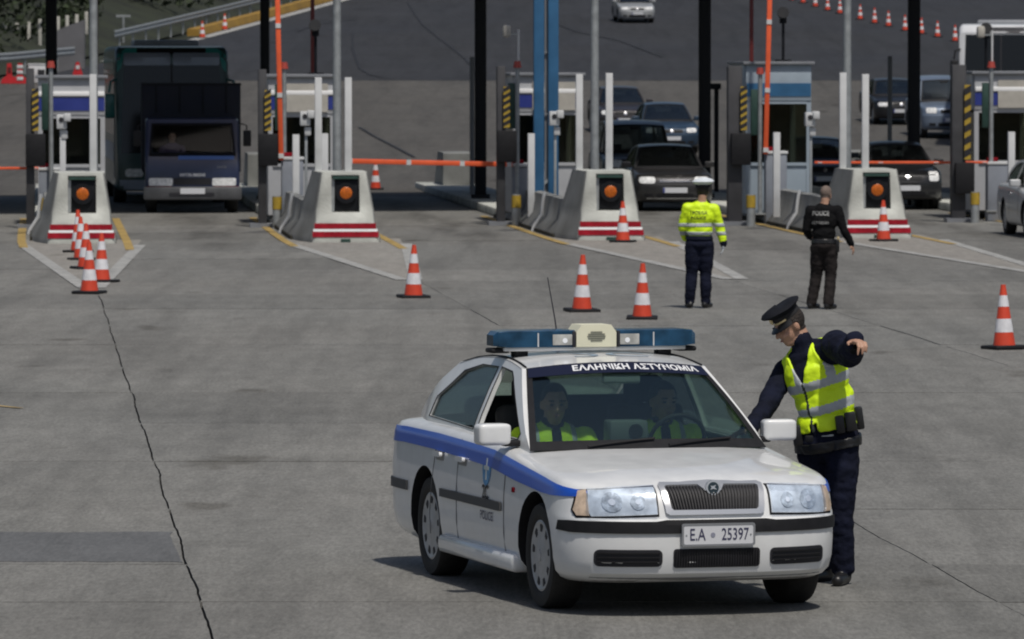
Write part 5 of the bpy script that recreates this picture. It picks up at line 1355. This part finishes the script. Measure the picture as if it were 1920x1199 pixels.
def truck():
    p = at(361, 135.4, 0); t = thing('flatbed_truck', 'dark navy box truck with its headlights facing us in the toll lane', 'truck', tuple(p), -math.pi/2+LANE_ROT-.01)
    NV = M('navy_truck_paint', (.016, .025, .068), .4, coat=.4, var=.15, scale=3); BX = M('navy_tarpaulin', (.008, .010, .020), .8, var=.25, scale=2, bump=.3, bscale=6)
    cab = box_shell([(-1.75, .98, .55, 2.0), (-.9, .99, .5, 2.02), (-.55, .99, .45, 1.98), (-.18, 1.0, .42, 1.28), (-.05, .99, .40, 1.10), (-.02, .97, .38, .75)], .08).build('cab', NV, t, 35)
    bpy.context.view_layer.update()
    FM = {}
    def fm_(off): 
        if off not in FM: FM[off] = fmap(cab, off)
        return FM[off]
    fm = fm_(.008)
    fp = lambda nm, poly, m, off=.008, th=.01, par=t, holes=(): link(nm, panel_mesh(poly, holes, fm_(off), .12, th), m, par, 40)
    TG = glass('truck_glass', (.25, .27, .27), .5, .05)
    # windscreen zone: dark opening with driver behind glass
    WS = M('cab_opening', (.006, .006, .008), .7, spec=.15)
    fp('windscreen_surround', [(-.92, 1.20), (.92, 1.20), (.86, 1.90), (-.86, 1.90)], WS, .006, .006, holes=[[(-.86, 1.27), (.86, 1.27), (.80, 1.84), (-.80, 1.84)]])
    fp('windscreen', [(-.87, 1.26), (.87, 1.26), (.81, 1.85), (-.81, 1.85)], glass('truck_screen', (.8, .82, .82), .25, .06), .014, .002)
    fp('blue_reflection', [(-.30, 1.13), (.88, 1.13), (.88, 1.21), (-.30, 1.21)], M('painted_blue_reflection', (.07, .15, .40), .35), .012, .01)  # blue strip under the windscreen, a reflection put in as colour
    for sy in (-1, 1):
        h = fp('headlight', [(sy*y, z) for y, z in rounded(.42, .92, .58, .74, .03)], M('far_headlight', (.80, .82, .82), .25, .0, var=.3, scale=14), .012, .02)
        fp('indicator', [(sy*y, z) for y, z in rounded(.44, .98, .525, .57, .015)], REDP, .014, .02)
        MB().tube([(-.4, sy*1.0, 1.9), (-.2, sy*1.15, 1.85), (-.2, sy*1.15, 1.45)], .015).build('mirror_arm', BLACKP, t)
        MB().box((-.2, sy*1.16, 1.58), (.06, .17, .34), bev=.02).build('mirror', BLACKP, t)
    fp('grille', rounded(-.40, .40, .60, .74, .02), INK, .008, .01)
    text_obj('maker_lettering', 'MITSUBISHI', .085, lambda a, b, o: fm_(.014)(a, .805+b, 0), PLATE, t, .003, 1.25)
    text_obj('model_lettering', 'CANTER', .06, lambda a, b, o: fm_(.014)(.62+a, .97+b, 0), M('letter_dim', (.2, .21, .23), .5), t, .001, .9)
    MB().box((.03, 0, .42), (.20, 2.08, .28), bev=.04).build('bumper', M('bumper_grey', (.07, .072, .078), .5, var=.2, scale=5), t, 40)
    pl = MB().box((.14, .0, .47), (.012, .52, .12)).build('number_plate', PLATE, t)
    MB().box((.135, -.02, .40), (.012, .95, .07)).build('bumper_slot', INK, t)
    bd = MB().box((-3.6, 0, 1.78), (3.6, 2.12, 1.92), bev=.05).build('cargo_box', BX, t, 40)
    MB().box((-1.80, 0, 2.72), (.04, 2.14, .05)).build('box_rail', DARKSTEEL, bd)
    for i in range(4): MB().box((-1.79, -.75+i*.5, 2.4), (.02, .03, .6)).build('strap', DARKSTEEL, bd)
    MB().box((-3.2, 0, .62), (5.0, .8, .2)).build('chassis', DARKSTEEL, t)
    for x in (-.75, -4.2):
        for sy in (-1, 1): wheel(t, x, sy*.86, .36, .22)
    cut = MB(); cut.box((-.55, 0, 1.56), (1.6, 1.68, .56)); co = cut.build('cut', [M('cab_lining', (.008, .008, .009), .9, spec=.1)], t, None); bpy.context.view_layer.update()
    md = cab.modifiers.new('b', 'BOOLEAN'); md.object = co; md.operation = 'DIFFERENCE'; md.solver = 'EXACT'; md.material_mode = 'TRANSFER'
    me = evalmesh(cab); cab.modifiers.clear(); cab.data = me; kill(co); me.polygons.foreach_set('use_smooth', [True]*len(me.polygons)); me.set_sharp_from_angle(angle=R(35))
    wv = MB(); wv.tube([fm(-.5, 1.22, .03), fm(.1, 1.30, .03)], .012); wv.build('wiper', BLACKP, t)
    # driver behind the glass (light shirt)
    return t
trk = truck()
def truck_driver():
    t = thing('person', 'person in a mauve shirt driving the dark navy truck', 'person', trk.location, trk.rotation_euler.z)
    f = Fig(); f.cloth = (0,)
    y = -.42; V = lambda x, b, z: Vector((x+.02, y+b, z))
    f.ell(V(-.62, 0, 1.20), (.12, .2, .2), 0); f.ell(V(-.62, 0, 1.36), (.11, .19, .13), 0)
    for q in (-1, 1): f.chain([V(-.60, q*.2, 1.36), V(-.45, q*.27, 1.15), V(-.30, q*.12, 1.2)], [.07, .06, .045], 0); f.hand(V(-.30, q*.12, 1.2), (1, 0, .1), (0, 0, 1), 1, 1, .8)
    f.head(V(-.58, 0, 1.60), (1, .05, -.05), (0, 0, 1), 1, .95, V(-.62, 0, 1.45))
    f.build(t, [M('mauve_shirt', (.13, .09, .15), .8), SKIN], .016, .003); f.face(t); f.hair(t, HAIR, -.03)
    return t
def coach(name, label, loc, rz, W, Hh, L, paint, trim, mirrorc, white=False, group=None):
    t = thing(name, label, 'bus', loc, rz, group); hw = W/2
    secs = [(-L, hw, .35, Hh-.05), (-L+.3, hw, .32, Hh), (-1.2, hw, .30, Hh), (-.55, hw, .30, Hh-.04), (-.30, hw-.01, .30, Hh-.25), (-.08, hw-.04, .30, 1.5), (0, hw-.07, .32, .9)]
    body = box_shell(secs, .16).build('body', paint, t, 35); bpy.context.view_layer.update(); FM = {}
    def fm_(off):
        if off not in FM: FM[off] = fmap(body, off)
        return FM[off]
    fp = lambda nm, poly, m, off=.008, th=.01, par=t: link(nm, panel_mesh(poly, [], fm_(off), .15, th), m, par, 40)
    DG = M('dark_windscreen', (.010, .011, .012), .12, spec=.4)
    top = Hh-.42 if not white else Hh-.32
    ws = fp('windscreen', [(-hw+.14, 1.15), (hw-.14, 1.15), (hw-.20, top), (-hw+.20, top)], DG)
    fp('centre_bar', rounded(-.02, .02, 1.15, top, .01), INK, .014, .01, ws)
    if not white:
        for sy in (-1, 1): fp('sun_visor', [(sy*y, z) for y, z in rounded(.03, hw-.2, top-.02, top+.26, .04)], trim, .016, .012)
        fp('dark_header', [(-hw+.3, Hh-.20), (hw-.3, Hh-.20), (hw-.4, Hh-.06), (-hw+.4, Hh-.06)], DG, .01, .01)
    else:
        fp('destination_sign', rounded(-.7, .7, Hh-.29, Hh-.10, .03), INK, .012, .012)
    if not white:
        for sy in (-1, 1): fp('sunlit_corner_patch', [(sy*(hw-.50), Hh-.16), (sy*(hw-.20), Hh-.22), (sy*(hw-.14), Hh-.50), (sy*(hw-.05), Hh-.60), (sy*(hw-.06), Hh-.2), (sy*(hw-.25), Hh-.06), (sy*(hw-.5), Hh-.05)], M('sunlit_teal', (.03, .26, .24), .4), .012, .012)  # brighter teal patches: sunlight on the roof corners put into the colour
    for sy in (-1, 1):
        fp('headlight', [(sy*y, z) for y, z in rounded(.65, 1.05, .62, .80, .06)], M('far_headlight', (.80, .82, .82), .25, .0, var=.3, scale=14), .012, .012)
        MB().tube([(-.3, sy*(hw-.05), Hh-.75), (.12, sy*(hw+.10), Hh-.80), (.15, sy*(hw+.14), Hh-1.05)], .03).build('mirror_arm', mirrorc, t)
        MB().box((.15, sy*(hw+.13), Hh-1.35), (.10, .24, .55), bev=.04).build('mirror', mirrorc, t, 50)
        for i in range(6):
            x1 = -1.0 - i*(L-1.6)/6; x0 = x1 - (L-1.6)/6 + .08
            MB().box(((x0+x1)/2, sy*(hw+.001), (1.55+Hh-.65)/2), (x1-x0, .012, Hh-.65-1.55)).build('side_window', DG, t)
        MB().box((-L/2-.4, sy*(hw+.004), 1.15), (L-1.6, .012, .40)).build('side_trim', trim if not white else BLUES, t)
        MB().box((-L/2-.4, sy*(hw+.003), Hh-.42), (L-1.4, .012, .24)).build('upper_trim', trim if white else mirrorc, t)
        if not white: MB().box((-.62, sy*(hw+.006), 1.75), (.34, .012, 2.3)).build('pillar_trim', M('pillar_grey', (.30, .30, .31), .5, var=.1, scale=3), t)
        for x in (-2.4, -L+2.4): wheel(t, x, sy*(hw-.16), .48, .28)
    fp('bumper', [(-hw+.1, .34), (hw-.1, .34), (hw-.1, .55), (-hw+.1, .55)], trim if not white else M('bumper_grey', (.07, .072, .078), .5), .02, .03)
    pl = fp('number_plate', rounded(-.26, .26, .40, .51, .01), PLATE, .035, .012)
    MB().box((-L*.45, 0, Hh+.06), (2.4, 1.5, .16), bev=.06).build('roof_unit', trim, t, 40)
    MB().box((-L*.62, 0, .5), (L*.7, W-.5, .3)).build('chassis', DARKSTEEL, t)
    for q in (-1, 1):
        MB().tube([(-.05, q*.2, 1.16), (.03, q*.55, 1.3), (.0, q*.75, 1.6)], .014).build('wiper', BLACKP, t)
    return t
TEAL = M('teal_coach_paint', (.02, .16, .15), .4, coat=.3, var=.15, scale=2); COACHP = M('dark_coach_paint', (.014, .055, .056), .4, coat=.3, var=.15, scale=2)
coach('coach', 'dark coach with teal mirrors right behind the navy truck', tuple(at(323, 143.5, 0)), -math.pi/2+LANE_ROT+.012, 2.55, 3.56, 11.5, COACHP, M('coach_silver_blue', (.30, .34, .42), .4, .2, var=.15, scale=2), TEAL)
coach('bus', 'white bus waiting at the far right behind the booth', tuple(at(1876, 190, hz(190))), -math.pi/2-.085, 2.5, 3.66, 11.0, M('bus_white', (.58, .59, .61), .4, coat=.3, var=.06, scale=2), M('bus_grey', (.25, .26, .28), .5), BLACKP, True)
truck_driver()

# ================================================================== OTHER CARS
def cp(name, col): return M(name, col, .4, .25, coat=.4, var=.06, scale=3)
def ptilt(o, Y):
    sl_ = (hz(Y+2)-hz(Y-2))/4; 
    o.rotation_euler = (Matrix.Rotation(math.atan(sl_), 3, 'X') @ Matrix.Rotation(o.rotation_euler.z, 3, 'Z')).to_euler(); return o
LR = -math.pi/2 + LANE_ROT
def put(name, label, cat, P, paint, px, Yfront, dz=0., a=0., **kw):
    rz = LR + a; d = Vector((math.cos(rz), math.sin(rz), 0)); p = at(px, Yfront, 0) - d*(P['XF']); p.z = hz(p.y)
    o = make_car(name, label, cat, P, paint, loc=tuple(p), rz=rz, **kw); return ptilt(o, p.y)
put('parked_car', 'dark grey saloon stopped at the gate between hi-vis officer and bullnose', 'car', SEDAN, cp('graphite_paint', (.028, .027, .028)), 1266, 136.6, front='toyota')
put('parked_car', 'black small hatchback stopped at the lowered barrier at right', 'car', HATCH, cp('black_paint', (.012, .012, .014)), 1703, 138.2, front='tall')
put('parked_car', 'dark boxy people carrier queued right behind the grey saloon', 'van', SUV, cp('dull_silver_paint', (.06, .06, .066)), 1205, 146.5, front='plain')
put('parked_car', 'dark blue car half hidden behind the grey blue booth', 'car', SEDAN, cp('midnight_paint', (.025, .03, .04)), 1548, 150.0, front='plain')
put('parked_car', 'blue saloon queued beyond the people carrier', 'car', SEDAN, cp('steel_blue_paint', (.022, .045, .08)), 1260, 185, front='plain')
put('parked_car', 'dark saloon with bright badge farther up the queue', 'car', SEDAN, cp('brown_black_paint', (.03, .026, .03)), 1173, 199, front='vw')
put('parked_car', 'black car beside a slim post in the far right queue', 'car', SEDAN, cp('black_paint', (.012, .012, .014)), 1690, 206, front='bmw')
put('parked_car', 'pale blue people carrier in the far right queue', 'van', SUV, cp('pale_blue_paint', (.16, .20, .27)), 1785, 196, front='plain')
put('parked_car', 'lone silver car driving down the far road at top', 'car', SEDAN, cp('silver_paint', (.34, .35, .36)), 1195, 297, front='plain')
# silver car leaving at right edge
rz = -math.pi/2 + R(4.0)
so_ = make_car('parked_car', 'silver saloon leaving the gate, cut off by the right edge', 'car', SEDAN, cp('bright_silver_paint', (.50, .51, .52)), loc=tuple(at(1986, 117.8, 0)), rz=rz, front='plain')

# ================================================================== BACKGROUND
# hillside with scrub at top left
def hill_z(x, Y):
    e = left_edge(Y) - 2.2; d = max(0, e-x); return hz(Y) + min(d, 60)*.42 + .5*noise.noise(Vector((x*.12, Y*.12, 0)))*min(1, d/6)
mb = MB(); ys = [238 + i*6 for i in range(50)]; nx = 26
for Y in ys:
    for i in range(nx): x = left_edge(Y) - 2.0 - (i/nx)**1.6*110; mb.v.append((x, Y, hill_z(x, Y) - .06))
for j in range(len(ys)-1):
    for i in range(nx-1): mb.f.append((j*nx+i, j*nx+i+1, (j+1)*nx+i+1, (j+1)*nx+i)); mb.m.append(0)
tag(mb.build('hillside', EARTH, None, 60), kind='structure')
LEAF = M('scrub_leaf', (.016, .026, .008), .8, var=.6, scale=.7)
def scrub():
    mb = MB(); rg = random.Random(11)
    for k in range(900):
        Y = rg.uniform(246, 400); x = left_edge(Y) - rg.uniform(3.4, 40); 
        if abs((x*F/Y)+960) > 5000: continue
        z = hill_z(x, Y); r = rg.uniform(.6, 1.9); h = r*rg.uniform(.9, 1.6)
        for i in range(int(90*r)):
            a = rg.uniform(0, 6.283); e = rg.uniform(-.2, 1); q = rg.uniform(.35, 1)**.6
            cc = Vector((x + math.cos(a)*r*q*math.sqrt(max(0, 1-e*e*.7)), Y + math.sin(a)*r*q, z + max(.05, (e+.25)*h*.7)))
            s = rg.uniform(.09, .21); u = Vector((rg.gauss(0, 1), rg.gauss(0, 1), rg.gauss(0, 1))).normalized()*s; v = Vector((rg.gauss(0, 1), rg.gauss(0, 1), rg.gauss(0, 1))).normalized()*s
            b = len(mb.v); mb.v += [tuple(cc-u), tuple(cc+v), tuple(cc+u), tuple(cc-v*.6)]; mb.f.append((b, b+1, b+2, b+3)); mb.m.append(0)
    me = bpy.data.meshes.new('scrub'); me.from_pydata(mb.v, [], mb.f); o = link('scrub', me, LEAF); tag(o, 'dark green scrub covering the hillside at top left', 'scrub', kind='stuff')
scrub()
# guard rail along the road edge
def guard(name, label, pts, h=.75, group='roadside guard rails'):
    t = thing(name, label, 'guard rail', tuple(pts[0]), 0, group); o0 = Vector(pts[0]); pts = [Vector(p)-o0 for p in pts]
    sec = [(0, .16), (.03, .13), (.03, .05), (0, .01), (.03, -.05), (.03, -.13), (0, -.16)]
    mb = MB(); n = len(sec)
    for i, p in enumerate(pts):
        d = (pts[min(i+1, len(pts)-1)]-pts[max(i-1, 0)]); d.z = 0; d.normalize(); nn = Vector((d.y, -d.x, 0))
        mb.v += [tuple(p + nn*a + Vector((0, 0, h-.16+b))) for a, b in sec]
    for j in range(len(pts)-1):
        for i in range(n-1): mb.f.append((j*n+i, j*n+i+1, (j+1)*n+i+1, (j+1)*n+i)); mb.m.append(0)
    mb.build('beam', STEEL, t, 60)
    for a, b in zip(pts, pts[1:]):
        m = MB(); m.box((a+b)/2 + Vector((-.05, 0, h/2-.03)), (.07, .09, h)); m.build('post', STEEL, t)
    return t
def edge_pts(y0, y1, n, off): return [Vector((left_edge(Y)+off, Y, hz(Y))) for Y in [lerp(y0, y1, i/n) for i in range(n+1)]]
guard('guard_rail', 'long steel guard rail following the curving road edge at top left', edge_pts(268, 345, 24, -1.6), .85)
guard('guard_rail', 'dark guard rail below the white fence posts at the left edge', [gp(px, py) + Vector((0, 0, .1)) for px, py in ((-40, 150), (20, 146), (80, 140), (140, 134))], .85)
# yellow kerb and white edge line
for nm, lab, off, wd, hh, m, y0, y1 in (('kerb', 'yellow painted kerb curving along the far road', -.75, .55, .32, M('kerb_yellow', (.27, .155, .02), .7, var=.2, scale=1), 283, 345),):
    P_ = edge_pts(y0, y1, 16, off); o0 = P_[0]; mb = MB()
    for p in P_:
        q = p-o0; mb.v += [tuple(q + Vector((-wd/2, 0, 0))), tuple(q + Vector((-wd/2, 0, hh))), tuple(q + Vector((wd/2-.1, 0, hh))), tuple(q + Vector((wd/2, 0, 0)))]
    for j in range(len(P_)-1):
        for i in range(3): mb.f.append((j*4+i, j*4+i+1, (j+1)*4+i+1, (j+1)*4+i)); mb.m.append(0)
    mb.f += [(0, 1, 2, 3)]; mb.m.append(0)
    tag(mb.build('painted_kerb', m, None, 40, o0), lab, 'kerb')
mb = MB(); P_ = edge_pts(258, 345, 20, .0)
for p in P_: mb.v += [tuple(p + Vector((-.32, 0, .02))), tuple(p + Vector((.22, 0, .02)))]
for j in range(len(P_)-1): mb.f.append((2*j, 2*j+1, 2*j+3, 2*j+2)); mb.m.append(0)
tag(mb.build('edge_line', WLINE, None, None), kind='structure')
# white fence posts on the bank
FEN = [(12, 100, 45), (33, 98, 44), (55, 88, 42), (76, 86, 37), (110, 80, 32), (127, 80, 30), (145, 78, 28), (163, 52, 23)]
for i, (px, pb, pt) in enumerate(FEN):
    Y = 262; p = at(px, Y, HC - (pb-115)*Y/F); h = (pb-pt)*Y/F
    m = MB(); m.box((0, 0, h/2-.15), (.13, .13, h+.3), bev=.01); o = m.build('fence_post', M('weathered_white', (.45, .44, .40), .8, var=.2, scale=3), None, 40, p)
    tag(o, ('leftmost' if i == 0 else 'rightmost' if i == 7 else ORD[i] + ' from left') + ' white fence post on the bank at top left', 'fence post', 'white fence posts on the bank')
# pale concrete wall and roadside barriers at the left
p = at(124, 252, hz(252)-.2); o = MB().prism([(-.62, 0), (.75, 0), (.75, 2.1), (.2, 1.9), (-.62, 1.55)], -.3, .3, YX()).build('retaining_wall', M('grey_wall', (.13, .13, .14), .85, var=.15, scale=1.5), None, 40, p); tag(o, 'grey concrete retaining wall block left of the coach roof', 'wall')
REDB = M('red_plastic', (.50, .02, .025), .45, var=.1, scale=4)
for px, c, lab in ((18, 0, 'solid red plastic barrier at the left edge'), (38, 1, 'red and white barrier next to the solid red one')):
    p = gp(px, 157); t = thing('plastic_barrier', lab, 'barrier', tuple(p), .1, 'red plastic barriers')
    MB().prism([(-.32, 0), (-.28, .15), (-.10, .3), (-.08, .75), (.08, .75), (.10, .3), (.28, .15), (.32, 0)], -.2, .2, YX()).build('shell', REDB, t, 40)
    if c:
        for zz in (.18, .42, .62): MB().box((.0, -.212, zz), (.24, .02, .12), bev=.01).build('white_panel', WHITEP, t)
    else: MB().box((0, -.21, .5), (.12, .02, .2)).build('ballast_cap', DARKRED, t)
p = gp(70, 156); t = thing('utility_box', 'white utility box behind the leftmost booth', 'utility box', tuple(p), .1)
MB().box((0, 0, .34), (.66, .5, .68), bev=.02).build('housing', WHITEP, t); MB().box((.15, -.26, .4), (.26, .03, .2)).build('dark_hatch', INK, t)
MB().box((0, 0, .70), (.7, .54, .05), bev=.01).build('lid', WHITEP, t)
p = gp(146, 141); t = thing('plastic_barrier', 'small red and white barrier right of the grey wall', 'barrier', tuple(p), .1, 'red plastic barriers')
MB().prism([(-.2, 0), (-.10, .3), (-.06, .5), (.06, .5), (.10, .3), (.2, 0)], -.2, .2, YX()).build('shell', REDB, t, 40); MB().box((0, -.215, .3), (.14, .02, .14)).build('white_panel', WHITEP, t)
# small T-shaped sign post above the coach roof
p = gp(232, 56); p = at(232, 275, HC-(56-115)*275/F); t = thing('sign_post', 'small grey T-shaped post above the coach roof', 'sign post', tuple(p), 0)
MB().cyl((0, 0, -.9), (0, 0, .55), .05, n=10).build('post', STEEL, t); MB().box((0, 0, .57), (.62, .08, .10)).build('crossbar', STEEL, t)
